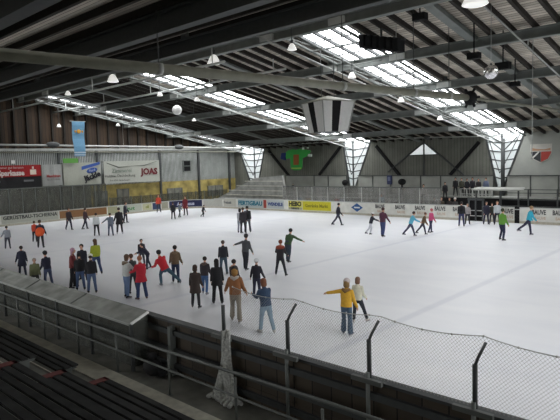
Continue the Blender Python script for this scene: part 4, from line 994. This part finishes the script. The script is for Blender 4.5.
    for i, (sh, e, w_, d) in enumerate(armsp):
        tube(bm, [X(sh), X(e), X(w_)], [0.042*S, 0.034*S, 0.025*S], 8, rnd=True)
        s = -1 if i == 0 else 1
        inn = Vector((-s, 0, 0)); inn = (inn-d*inn.dot(d)).normalized(); fr = d.cross(inn)*(-s)
        tube(bm, [X(w_), X(w_+d*0.045), X(w_+d*0.085)], [(0.018*S, 0.026*S), (0.017*S, 0.038*S), (0.015*S, 0.038*S)], 8, side=inn, rnd=True)
        hands.append((w_, d, inn, fr, s))
    body = rm('body', bm, SKIN, t, vx)
    # fingers: four unequal bent fingers and a thumb, rooted in the palm; joined after the bake
    fb_ = NB()
    for w_, d, inn, fr, s in hands:
        for j, (o_, L1) in enumerate(((0.030, 0.070), (0.011, 0.080), (-0.009, 0.074), (-0.028, 0.058))):
            r0 = w_+d*0.08+fr*o_
            p1 = r0+d*L1*0.5+inn*0.006; p2 = p1+(d*0.75+inn*0.6).normalized()*L1*0.5
            tube(fb_, [X(r0), X(p1), X(p2)], [0.0095*S, 0.009*S, 0.007*S], 5, rnd=True)
        r0 = w_+d*0.03+fr*0.028; p1 = r0+(d*0.6+fr*0.8).normalized()*0.035; p2 = p1+(d*0.9+fr*0.35+inn*0.3).normalized()*0.03
        tube(fb_, [X(r0), X(p1), X(p2)], [0.012*S, 0.011*S, 0.008*S], 5, rnd=True)
    jobs[-1] = (body, fb_)
    # face
    if abs(face) > 35 or near:
        bm = NB()
        for s in (-1, 1): ball(bm, X(Hd+Rh @ Vector((s*0.032, 0.086, 0.018))), 0.012*S, 0.008*S, 0.008*S, seg=6, R=Rh)
        obj('eyes', bm, m_black, t)
        bm = NB(); ball(bm, X(Hd+Rh @ Vector((0, 0.084, -0.058))), 0.024*S, 0.008*S, 0.007*S, seg=8, R=Rh); obj('mouth', bm, mat('lips', s2l(150, 90, 80), 0.6), t)
    # ---- jacket
    bm = NB(); J = cloth(top); hz = hem-0.93
    body_r = [(0.175*B, 0.125*B), (0.165*B, 0.125*B), (0.185*B, 0.135*B), (0.172*B, 0.118*B), (0.095*B, 0.08*B)]
    ps = [T(0, 0, max(hz, -0.12)), T(0, 0, 0.12), T(0, 0.01, 0.28), T(0, 0, 0.42), T(0, 0, 0.49)]
    if hem < 0.8:
        ps = [Pv+Vector((0, 0, hz))+Vector((0, 0.0, 0))]+[T(0, 0, -0.05)]+ps[1:]; body_r = [(0.23*B, 0.18*B), (0.185*B, 0.14*B)]+body_r[1:]
    tube(bm, [X(p) for p in ps], [(a_*S, b_*S) for a_, b_ in body_r], 16, side=(1, 0, 0), rnd=False)
    tube(bm, [X(T(0, 0, 0.46)), X(T(0, 0.0, 0.55))], [0.085*S, 0.065*S], 12)
    for sh, e, w_, d in armsp:
        tube(bm, [X(sh), X(sh.lerp(e, 0.6)), X(e), X(e.lerp(w_, 0.5)), X(w_)], [0.064*S*B, 0.06*S*B, 0.054*S*B, 0.05*S*B, 0.043*S*B], 10, rnd=True)
    if hood: pass
    rm('coat' if hem < 0.75 else 'jacket', bm, J, t, vx)
    # ---- trousers
    bm = NB(); Tm = cloth(legs)
    tube(bm, [X(Pv+Vector((0, 0, 0.08))), X(Pv), X(Pv+Vector((0, 0, -0.10)))], [(0.145*S, 0.115*S), (0.16*S, 0.125*S), (0.13*S, 0.11*S)], 14, side=(1, 0, 0), rnd=True)
    for hip, k, an, d2 in legsp:
        kk = hip.lerp(k, 0.5); c_ = k.lerp(an, 0.5)
        tube(bm, [X(hip), X(kk), X(k), X(c_), X(an-d2*0.03)], [0.098*S, 0.09*S, 0.07*S, 0.066*S*(0.5+0.5*flare), 0.06*S*flare], 10, rnd=True)
    rm('trousers', bm, Tm, t, vx)
    if skirt:
        bm = NB(); tube(bm, [X(Pv+Vector((0, 0, 0.05))), X(Pv+Vector((0, 0, -0.15))), X(Pv+Vector((0, 0, -0.36)))], [(0.16*S, 0.13*S), (0.2*S, 0.16*S), (0.25*S, 0.2*S)], 16, side=(1, 0, 0)); obj('skirt', bm, J, t)
    # ---- skates
    for i, (hip, k, an, d2) in enumerate(legsp):
        s = -1 if i == 0 else 1
        bm = NB(); fwd = Vector((s*0.25, 1, 0)).normalized(); sd = Vector((1, 0, 0))
        tube(bm, [X(an-d2*0.06), X(an), X(an+Vector((0, 0, -0.03)))], [0.052*S, 0.05*S, 0.045*S], 8, rnd=True)
        tube(bm, [X(an+Vector((0, 0, -0.045))-fwd*0.05), X(an+Vector((0, 0, -0.045))+fwd*0.05), X(an+Vector((0, 0, -0.058))+fwd*0.15)], [(0.04*S, 0.036*S), (0.044*S, 0.036*S), (0.036*S, 0.024*S)], 8, side=sd, rnd=True)
        bar(bm, X(an+Vector((0, 0, -0.105))-fwd*0.09), X(an+Vector((0, 0, -0.105))+fwd*0.17), 0.008*S, 0.03*S, 1)
        for q_ in (-0.05, 0.12): bar(bm, X(an+Vector((0, 0, -0.11))+fwd*q_), X(an+Vector((0, 0, -0.06))+fwd*q_), 0.012*S, 0.03*S, 1)
        obj('skate', bm, [cloth(boots), m_blade], t)
    # ---- hair / hat
    hb = NB(); Hc = cloth(hair)
    def Hx(x, y, z): return X(Hd+Rh @ Vector((x, y, z)))
    ball(hb, Hx(0, -0.022, 0.035), 0.100*S, 0.110*S, 0.106*S, seg=14, R=Rh)
    if hs == 'long':
        tube(hb, [Hx(0, -0.04, 0.03), Hx(0, -0.065, -0.08), Hx(0, -0.075, -0.2)], [(0.09*S, 0.065*S), (0.095*S, 0.055*S), (0.085*S, 0.035*S)], 10, side=Rh @ Vector((1, 0, 0)), rnd=True)
    elif hs == 'bob':
        tube(hb, [Hx(0, -0.035, 0.04), Hx(0, -0.045, -0.09)], [(0.10*S, 0.085*S), (0.105*S, 0.07*S)], 10, side=Rh @ Vector((1, 0, 0)), rnd=True)
    elif hs == 'pony':
        tube(hb, [Hx(0, -0.09, 0.06), Hx(0, -0.15, 0.02), Hx(0, -0.15, -0.1)], [0.03*S, 0.035*S, 0.02*S], 8, rnd=True)
    # open the face: hair is pushed back from the front of the skull
    for v in hb.verts:
        q0 = Rh.transposed() @ (v.co/S-off-Hd)
        if q0.y > 0.055 and q0.z < 0.065:
            v.co -= (Rh @ Vector((0, (q0.y-0.04)*0.9, 0)))*S
    obj('hair', hb, Hc, t)
    if hat:
        bm = NB(); kind, col = hat
        if kind == 'beanie':
            lathe(bm, [(0.108*S, 0), (0.112*S, 0.02*S), (0.108*S, 0.06*S), (0.085*S, 0.105*S), (0.04*S, 0.13*S), (0.012*S, 0.137*S)], 14, M=Matrix.Translation(Hx(0, -0.012, 0.03)) @ Rh.to_4x4())
            obj('knit_hat', bm, cloth(col), t)
        elif kind == 'helmet':
            lathe(bm, [(0.118*S, 0), (0.122*S, 0.03*S), (0.115*S, 0.075*S), (0.085*S, 0.115*S), (0.03*S, 0.135*S)], 14, M=Matrix.Translation(Hx(0, -0.015, 0.01)) @ Rh.to_4x4())
            obj('helmet', bm, cloth(col), t)
        elif kind == 'band':
            tube(bm, [Hx(0, -0.012, 0.03), Hx(0, -0.012, 0.07)], [(0.099*S, 0.107*S), (0.096*S, 0.105*S)], 14, side=Rh @ Vector((1, 0, 0))); obj('headband', bm, cloth(col), t)
        elif kind == 'cap':
            lathe(bm, [(0.1*S, 0), (0.104*S, 0.03*S), (0.09*S, 0.08*S), (0.04*S, 0.11*S)], 14, M=Matrix.Translation(Hx(0, -0.01, 0.03)) @ Rh.to_4x4())
            tube(bm, [Hx(0, 0.08, 0.04), Hx(0, 0.17, 0.03)], [(0.07*S, 0.012*S), (0.05*S, 0.01*S)], 10, side=Rh @ Vector((1, 0, 0))); obj('cap', bm, cloth(col), t)
    if hood:
        bm = NB(); tube(bm, [X(T(-0.11, -0.03, 0.50)), X(T(-0.09, -0.10, 0.49)), X(T(0, -0.145, 0.44)), X(T(0.09, -0.10, 0.49)), X(T(0.11, -0.03, 0.50))], [0.035*S, 0.05*S, 0.065*S, 0.05*S, 0.035*S], 8, rnd=True); obj('hood', bm, cloth(hood), t)
    if scarf:
        bm = NB(); n_ = 12
        pts = [X(T(0.085*math.cos(2*PI*k/n_), 0.08*math.sin(2*PI*k/n_), 0.52)) for k in range(n_+1)]
        tube(bm, pts, 0.035*S, 8); tube(bm, [X(T(0.05, 0.09, 0.5)), X(T(0.06, 0.15, 0.36)), X(T(0.06, 0.155, 0.2))], [(0.04*S, 0.02*S)]*3, 8, side=(1, 0, 0)); obj('scarf', bm, cloth(scarf), t)
    if gloves:
        for w_, d, inn, fr, s in hands:
            bm = NB()
            tube(bm, [X(w_-d*0.04), X(w_), X(w_+d*0.05), X(w_+d*0.09)], [(0.034*S, 0.038*S), (0.028*S, 0.036*S), (0.026*S, 0.046*S), (0.022*S, 0.044*S)], 8, side=inn, rnd=True)
            for j, (o_, L1) in enumerate(((0.032, 0.070), (0.011, 0.080), (-0.010, 0.074), (-0.030, 0.058))):
                r0 = w_+d*0.08+fr*o_; p1 = r0+d*L1*0.5+inn*0.006; p2 = p1+(d*0.75+inn*0.6).normalized()*L1*0.5
                tube(bm, [X(r0), X(p1), X(p2)], [0.0125*S, 0.012*S, 0.010*S], 6, rnd=True)
            r0 = w_+d*0.03+fr*0.03; p1 = r0+(d*0.6+fr*0.8).normalized()*0.037; p2 = p1+(d*0.9+fr*0.35+inn*0.3).normalized()*0.03
            tube(bm, [X(r0), X(p1), X(p2)], [0.016*S, 0.015*S, 0.011*S], 6, rnd=True)
            obj('glove', bm, cloth(gloves), t)
    return t

BLK = (26, 26, 30); NVY = (30, 34, 54); JEAN = (74, 94, 124); DJ = (42, 50, 76); LJ = (120, 138, 156); DK = (36, 36, 40)
W = dict(lL=(14, 4, 10), lR=(-10, 4, 14))        # gentle glide
ST = dict(lL=(24, 5, 14), lR=(-22, 6, 10))       # stride
# ---- left rear
person((8, 249), (8, 226), 0, 'person in a light grey hoodie and dark trousers, alone at the left edge', (128, 132, 140), (52, 54, 66), aL=(10, 45, 10), aR=(5, 12, 10), hair=(45, 38, 35))
person((35, 242), (35, 221), 20, 'person in an orange-red jacket, half hidden behind the one with orange round the waist', (176, 58, 34), DK)
person((41, 248), (39.5, 220), 10, 'person in a navy top with a big bright orange bundle at the waist', (34, 36, 54), DK, aL=(25, 20, 30), aR=(0, 28, 10), hem=0.9)
person((69, 230), (67, 208), 150, 'person all in dark clothes standing before the brown advert, leftmost of two', (50, 40, 42), (38, 42, 62), **W)
person((85, 229.5), (83, 208), 60, 'person in a dark jacket with a pinkish shoulder, right one before the brown advert', (62, 44, 48), (36, 38, 56), **ST)
person((97, 236), (97, 213), 0, 'person in a white jacket and black trousers left of the grey one', (196, 200, 202), BLK, gloves=None, hair=(40, 34, 30))
person((111, 236), (110, 213), 0, 'person in a blue-grey jacket with the left arm held out, beside the white jacket', (96, 104, 118), (80, 88, 104), aL=(10, 50, 5))
person((120, 234), (118, 207.5), 0, 'person in a black coat with thin dark legs, right of the blue-grey jacket', BLK, (46, 44, 50), hem=0.62, aL=(0, 30, 5), boots=(170, 170, 175), hair=(45, 35, 30))
person((125.5, 223), (125, 202), 120, 'person in dark navy before the boards, right of the black coat', (36, 38, 48), (38, 40, 50), scarf=(130, 130, 140))
# ---- left front
person((23, 277), (21, 246), 0, 'person in a long navy coat seen from behind, left of the olive jacket', (30, 34, 52), (44, 48, 66), hem=0.6, aL=(5, 26, 5), aR=(5, 18, 5), hood=(38, 42, 60), hair=(50, 42, 38))
person((36, 291), (33, 258), 175, 'person in an olive green jacket with grey hair, cut off by the booth roof', (98, 102, 72), (62, 62, 60), hair=(150, 140, 132), bulk=1.2, lean=8, hs='short')
person((49, 287), (43, 251), -30, 'person in a dark navy jacket leaning left, next to the olive jacket', (34, 36, 56), (70, 80, 108), hair=(28, 26, 30), lean=12, hat=('beanie', (30, 30, 38)))
person((73, 288), (71, 248), 100, 'person in a maroon jacket with long pink headscarf and black trousers', (104, 40, 42), (28, 26, 32), hair=(176, 140, 158), hs='long', flare=1.2)
person((81, 290), (76.5, 253), 0, 'person in a black jacket and blue jeans between the maroon and the white-hatted ones', BLK, (72, 92, 128), hair=(24, 22, 22))
person((84, 280), (82.5, 244), 200, 'person in a dark navy jacket facing the group, at its back', (32, 32, 46), (46, 50, 64), hair=(26, 24, 24))
person((92.5, 293), (87.5, 254), 0, 'person in a black jacket and jeans with a round white hat', BLK, (80, 98, 132), hat=('beanie', (222, 222, 214)), hair=(60, 50, 45), aL=(10, 18, 10))
person((97.5, 274.5), (94, 239), -20, 'person in a yellow-green jacket with long brown hair and jeans', (150, 160, 44), (48, 64, 100), hair=(84, 62, 46), hs='long', **W)
# ---- group with the red coat
person((127, 298), (125.5, 254.5), 60, 'person in a white hooded jacket and light blue jeans reaching out to the right', (184, 188, 184), (96, 118, 150), hair=(90, 68, 52), hs='bob', aR=(40, 10, 30), hood=(120, 105, 88))
person((133.8, 293.5), (134.5, 254), -30, 'person in dark clothes half hidden between the white and the red jackets', (48, 52, 52), (40, 46, 52), hair=(84, 60, 44))
person((142.5, 299.5), (140, 256), -25, 'person in a bright red coat and dark blue jeans seen from behind', (172, 30, 48), (44, 60, 96), hair=(150, 96, 70), hs='short', hem=0.70, boots=(90, 60, 60), aL=(35, 15, 30), flare=1.2)
person((149, 269), (140, 243), -110, 'person in dark navy bent forward behind the red sweater', (34, 36, 54), (34, 38, 56), lean=34, hair=(28, 26, 26), aL=(60, 10, 10), aR=(50, 10, 10), **W)
person((142, 266), (138.5, 239), 160, 'person with dark hair partly hidden behind the bent navy one', (40, 40, 50), (60, 64, 74), hair=(28, 26, 26))
person((171, 285), (157, 249), -15, 'person in a red sweater pushing off with legs spread wide', (186, 34, 46), (56, 84, 100), lean=10, side=-20, hair=(28, 26, 26), hat=('cap', (26, 26, 30)), lL=(45, 4, 75), lR=(-4, 42, 4), aL=(25, 22, 40), aR=(20, 14, 50), boots=(90, 96, 104))
person((176, 283), (173, 245.5), 10, 'person in a brown and beige jacket with dark blue jeans', (104, 86, 66), (42, 54, 84), aL=(12, 22, 20), aR=(8, 20, 20), hair=(34, 28, 26), hood=(120, 100, 80), **W)
# ---- middle group
person((196, 308), (192, 265), 20, 'person in a long dark brown coat seen from behind', (56, 46, 42), (34, 34, 40), hem=0.60, hair=(62, 46, 38), hs='bob', aL=(10, 22, 10), boots=(34, 34, 40))
person((205, 294.5), (196.5, 257), 20, 'person in a dark padded jacket and blue jeans behind the brown coat', (52, 46, 50), (66, 98, 142), hair=(34, 28, 26), hood=(96, 80, 72), lean=10, boots=(130, 132, 138), **W)
person((218, 304), (214, 259), 0, 'person with long black hair in a black coat', BLK, (26, 26, 30), hem=0.72, hair=(22, 20, 20), hs='long', boots=(60, 60, 66), flare=1.2)
person((224, 274.5), (221, 240.5), 0, 'person in a black jacket and teal jeans standing left of the dark grey one', (34, 36, 44), (60, 78, 92), hair=(70, 54, 48))
person((245.5, 270), (240, 234), 30, 'person in a dark grey jacket skating with left arm stretched out', (74, 76, 80), (40, 42, 50), aL=(15, 70, 10), aR=(0, 26, 10), lean=10, hair=(40, 34, 34), hat=('beanie', (44, 42, 48)), **W)
person((234, 300), (231, 259.5), 40, 'person with dark hair and an orange scarf behind the tan jacket', (58, 44, 42), (52, 56, 76), hair=(36, 28, 26), scarf=(190, 120, 60), hem=0.86)
person((236, 322), (237, 266.5), 10, 'person in a rust brown jacket, wide beige trousers and black hat', (136, 88, 52), (136, 128, 116), hair=(150, 112, 60), hs='bob', hat=('beanie', (28, 26, 28)), hood=(168, 158, 148), aL=(20, 35, 10), aR=(0, 28, 25), flare=1.35, boots=(150, 140, 128), bulk=1.12, **W)
person((257, 297.5), (257.3, 258.5), 20, 'child in a black jacket with a white helmet', (34, 34, 44), (44, 46, 66), hat=('helmet', (206, 208, 212)), hair=(150, 140, 135), aL=(5, 30, 10), aR=(0, 34, 10), boots=(50, 60, 90))
person((267.5, 333.5), (260, 279), -25, 'person in a dark blue denim jacket and pale jeans with auburn hair', (46, 66, 92), (134, 156, 172), hair=(116, 74, 52), hs='bob', lean=12, aR=(25, 12, 40), aL=(35, 10, 60), boots=(180, 180, 175), **W)
person((288, 262.5), (281, 229), 30, 'person in a green jacket leaning forward with arm out', (58, 82, 52), (52, 62, 74), lean=30, aL=(30, 45, 40), aR=(20, 60, 10), hair=(32, 30, 30), **W)
person((281, 275.5), (282.5, 240), 15, 'person in a black top with a red waist band below the green jacket', (40, 38, 42), (34, 36, 42), lean=14, aL=(30, 30, 50), aR=(20, 20, 30), hair=(120, 64, 44), lL=(12, 12, 6), lR=(-4, 14, 6))
# ---- rear centre trio
person((240, 233), (239, 208.5), 30, 'person in a white jacket and light trousers, left of the close trio', (178, 182, 188), (134, 140, 150), hair=(34, 28, 28), hs='bob')
person((243.5, 233.5), (242.3, 207.5), 0, 'person in dark clothes in the middle of the close trio', (44, 42, 46), (42, 42, 50), hair=(70, 55, 45))
person((248, 232.5), (246.3, 206), -5, 'person in a black jacket and grey flared trousers, right of the close trio', BLK, (84, 86, 94), hair=(28, 26, 26), flare=1.3)
# ---- far left of centre
person((159, 212.5), (158, 194.5), 180, 'person in an orange-red vest leaning at the boards', (190, 66, 44), (52, 56, 66), hair=(110, 60, 46), hem=0.82)
person((173.5, 219.5), (174, 202), 0, 'slim person all in black, left of the grey one', BLK, BLK)
person((179.5, 217.5), (178.5, 202.5), 60, 'person in dark grey trousers and pale top beside the slim black one', (96, 104, 112), (52, 56, 64), **W)
person((186, 215.5), (183.3, 195.8), 200, 'person in a long dark red coat by the navy advert', (110, 34, 42), (60, 52, 60), hem=0.6, hair=(60, 36, 34))
person((202, 217), (203, 205), 60, 'small crouching child in black by the navy advert', (36, 38, 44), (40, 42, 48), lL=(40, 5, 60), lR=(-10, 5, 50), lean=20)
# ---- right half
person((337, 226), (340.5, 203), 75, 'person all in black striding right before the blue diamond', (32, 34, 44), (36, 42, 60), hair=(36, 30, 30), aL=(-20, 12, 20), aR=(10, 14, 20), lL=(24, 5, 6), lR=(-34, 6, 10))
person((368, 235), (369.3, 212.5), 75, 'child in a black jacket and white trousers with a white hat', (34, 36, 50), (190, 192, 200), hat=('beanie', (214, 214, 212)), aL=(50, 20, 20), aR=(50, 30, 10), lean=16, lL=(10, 5, 24), lR=(-24, 5, 20))
person((382.5, 237), (381.5, 207.5), 30, 'person in a burgundy jacket and blue jeans skating right of the small child', (78, 42, 60), (52, 62, 104), hair=(58, 36, 34), aR=(10, 34, 10), **W)
person((409, 236.5), (413.5, 211.5), 80, 'person in a light blue jacket, left of three leaning together', (92, 170, 196), (42, 46, 74), hair=(60, 42, 40), lean=20, lL=(24, 5, 8), lR=(-36, 5, 8), aL=(40, 15, 20), aR=(40, 15, 20))
person((421, 235), (424, 212.5), 80, 'person in a brown jacket in the middle of three leaning together', (96, 74, 52), (44, 46, 64), hair=(96, 64, 50), lean=18, lL=(20, 5, 8), lR=(-36, 5, 8))
person((430, 233), (430.5, 208.5), 60, 'person in a bright pink jacket, right of three leaning together', (196, 76, 118), (44, 48, 78), hair=(170, 80, 90), lean=6, scarf=(210, 190, 200), lL=(14, 5, 8), lR=(-16, 5, 8))
person((461.5, 226.5), (461, 201.5), 0, 'person in black with a backpack just left of the dark gate', (24, 24, 30), (44, 50, 86), hair=(44, 40, 38))
person((467.5, 224.5), (466.5, 203.5), 180, 'person in a pale grey jacket by the left post of the dark gate', (146, 142, 142), (46, 46, 52), hair=(110, 96, 86))
person((486, 224.5), (488.5, 201.5), 160, 'person in dark navy waiting right of the dark gate', (38, 38, 56), (44, 44, 66), hair=(60, 48, 44), bulk=1.1, hem=0.72)
person((492, 223.5), (493.5, 203), 180, 'person in a dark olive jacket between the navy and the white tops at the gate', (50, 52, 44), (48, 46, 52))
person((497, 225), (497, 201), 170, 'person in a white top behind the bright green jacket', (176, 182, 186), (34, 36, 46), hair=(110, 90, 70))
person((501.5, 240.5), (501.5, 208.5), 40, 'person in a bright green jacket and navy trousers', (92, 142, 52), (34, 38, 66), hair=(52, 56, 38), lL=(18, 4, 34), lR=(4, 4, 20), lean=4)
person((524.5, 235.5), (531, 206), 75, 'person in a cyan jacket skating right with one leg pushed back', (48, 160, 184), (42, 42, 66), hair=(140, 116, 86), lean=12, lL=(14, 5, 6), lR=(-46, 5, 10), aL=(10, 14, 10), aR=(20, 14, 10), boots=(44, 36, 56))
person((347, 334.5), (342, 279), 20, 'person in a yellow jacket and flared jeans, left arm stretched out', (214, 166, 52), (72, 92, 112), hair=(140, 112, 72), hs='bob', hat=('beanie', (188, 178, 176)), hood=(128, 98, 56), aL=(18, 76, 4), aR=(0, 24, 14), flare=1.6, lean=6, boots=(70, 80, 96), lL=(6, 2, 8), lR=(-4, 4, 6))
person((360.5, 322.5), (356, 277), 25, 'person in a cream top and black trousers beside the yellow jacket', (206, 204, 184), (40, 44, 52), hair=(122, 92, 76), hs='bob', aL=(5, 15, 10), aR=(10, 12, 30), lL=(0, 4, 6), lR=(14, 16, 6), boots=(196, 190, 184))
# ---- spectators
def spec(px, py, Y, base, h, label, top, hair=(40, 34, 32), face=180, legs=DK, hat=None):
    p = PY(px, py, Y); person(None, None, face, label, top, legs, hair=hair, base=base, pos=(p.x, Y, base), hpx=h, hat=hat, boots=(40, 40, 40))
spec(381.5, 198, 40.6, 0.0, 1.85, 'spectator in a pale blue-white top behind the plexiglass, above the burgundy skater', (176, 192, 200), hair=(60, 60, 66))
for px, c, lb, h in ((455.5, (28, 28, 32), 'leftmost of the row under the canopy wall', 1.65), (461.5, (66, 66, 54), 'second of the row, in olive', 1.6), (467, (30, 30, 36), 'third of the row, in black', 1.55), (472.5, (34, 32, 38), 'fourth of the row, in charcoal', 1.65), (478.5, (40, 36, 36), 'fifth of the row, in dark brown', 1.55), (486, (90, 98, 120), 'rightmost of the row, in grey blue', 1.62)):
    spec(px, 182, 46.6, 1.35, h, 'far gallery spectator before the pale panels, '+lb, c)
spec(445, 183, 45.2, 1.05, 1.6, 'far gallery spectator in black standing apart left of the row', (26, 26, 30))
spec(423.5, 186, 44.2, 0.75, 1.75, 'far gallery spectator in a pale top left of the lone black one', (150, 150, 146), hair=(30, 28, 28))
for px, c, hr, lb in ((434.5, (30, 28, 30), (30, 26, 26), 'dark haired in black, leftmost of four'), (441.5, (70, 60, 50), (110, 84, 66), 'brown haired, second of four'), (449.5, (44, 38, 38), (50, 36, 30), 'in dark brown, third of four'), (455, (60, 58, 60), (186, 182, 176), 'with white hat, rightmost of four')):
    spec(px, 200, 40.9, 0.0, 1.62, 'spectator looking over the far boards, '+lb, c, hair=hr, hat=('beanie', (200, 196, 190)) if 'white hat' in lb else None)
spec(293, 187, 46.3, 1.35, 1.05, 'small dark figure on the far gallery below the green jersey', (40, 40, 44))

# extra garments seen in the picture
def bundle(name_label, part, col, at, r):
    for o in C.objects:
        if o.get('label') == name_label:
            bm = NB(); ball(bm, Vector(at), *r, seg=12); ball(bm, Vector((at[0]-r[0]*0.4, at[1], at[2]-r[2]*0.3)), r[0]*0.6, r[1]*0.9, r[2]*0.7, seg=10); obj(part, bm, cloth(col), o)
bundle('person in a navy top with a big bright orange bundle at the waist', 'orange_bundle', (206, 82, 34), (0.02, -0.08, 1.02), (0.27, 0.2, 0.28))
bundle('person in a black top with a red waist band below the green jacket', 'waist_band', (140, 64, 44), (0, 0.02, 1.22), (0.2, 0.16, 0.09))
bundle('person in black with a backpack just left of the dark gate', 'backpack', (22, 22, 28), (0, -0.2, 1.25), (0.17, 0.12, 0.24))

GROUPS = {'bell_lamp': 'white bell lamps hanging from the roof', 'slatted_bench': 'benches on the near stand', 'roof_beam': 'long steel roof beams', 'net_post': 'bent posts along the near boards',
          'advert_banner': 'advertising banners on the left wall', 'plastic_seat': 'seats on the far terrace', 'wall_post': 'uprights on the left wall', 'wall_brace': 'diagonal braces on the far wall',
          'skylight_truss': 'trusses under the skylights', 'cable_pipe': 'cable pipes under the roof', 'aisle_step': 'half steps in the bench aisle', 'loudspeaker': 'black loudspeakers under the roof',
          'roof_girder': 'sloping roof girders', 'rink_boards': 'boards round the ice', 'hanging_wire': 'wires hanging from the roof', 'floodlight': 'floodlights on the far gallery', 'rink_gate': 'gates in the far boards'}
for o in C.objects:
    if o.parent is None and 'label' in o:
        base = o.name.split('.')[0]
        if base in GROUPS: o['group'] = GROUPS[base]
        elif base == 'person': o['group'] = 'spectators round the rink' if 'spectator' in o['label'] or 'gallery' in o['label'] else 'skaters on the ice'

# bake the remeshed surfaces so they stay light, then add fingers to the bodies
bpy.context.view_layer.update(); dg = bpy.context.evaluated_depsgraph_get()
for o, fb_ in jobs:
    me = bpy.data.meshes.new_from_object(o.evaluated_get(dg)); mats = [m for m in o.data.materials]
    o.modifiers.clear()
    if fb_ is not None:
        bm = NB(); bm.from_mesh(me); tmp = bpy.data.meshes.new('tmp'); fb_.to_mesh(tmp); bm.from_mesh(tmp); bpy.data.meshes.remove(tmp); fb_.free()
        bm.to_mesh(me); bm.free()
    # soften voxel steps
    bm = NB(); bm.from_mesh(me)
    bmesh.ops.smooth_vert(bm, verts=bm.verts, factor=0.5, use_axis_x=True, use_axis_y=True, use_axis_z=True)
    for f in bm.faces: f.smooth = True; f.material_index = 0
    bm.to_mesh(me); bm.free()
    me.materials.clear()
    for m in mats: me.materials.append(m)
    o.data = me
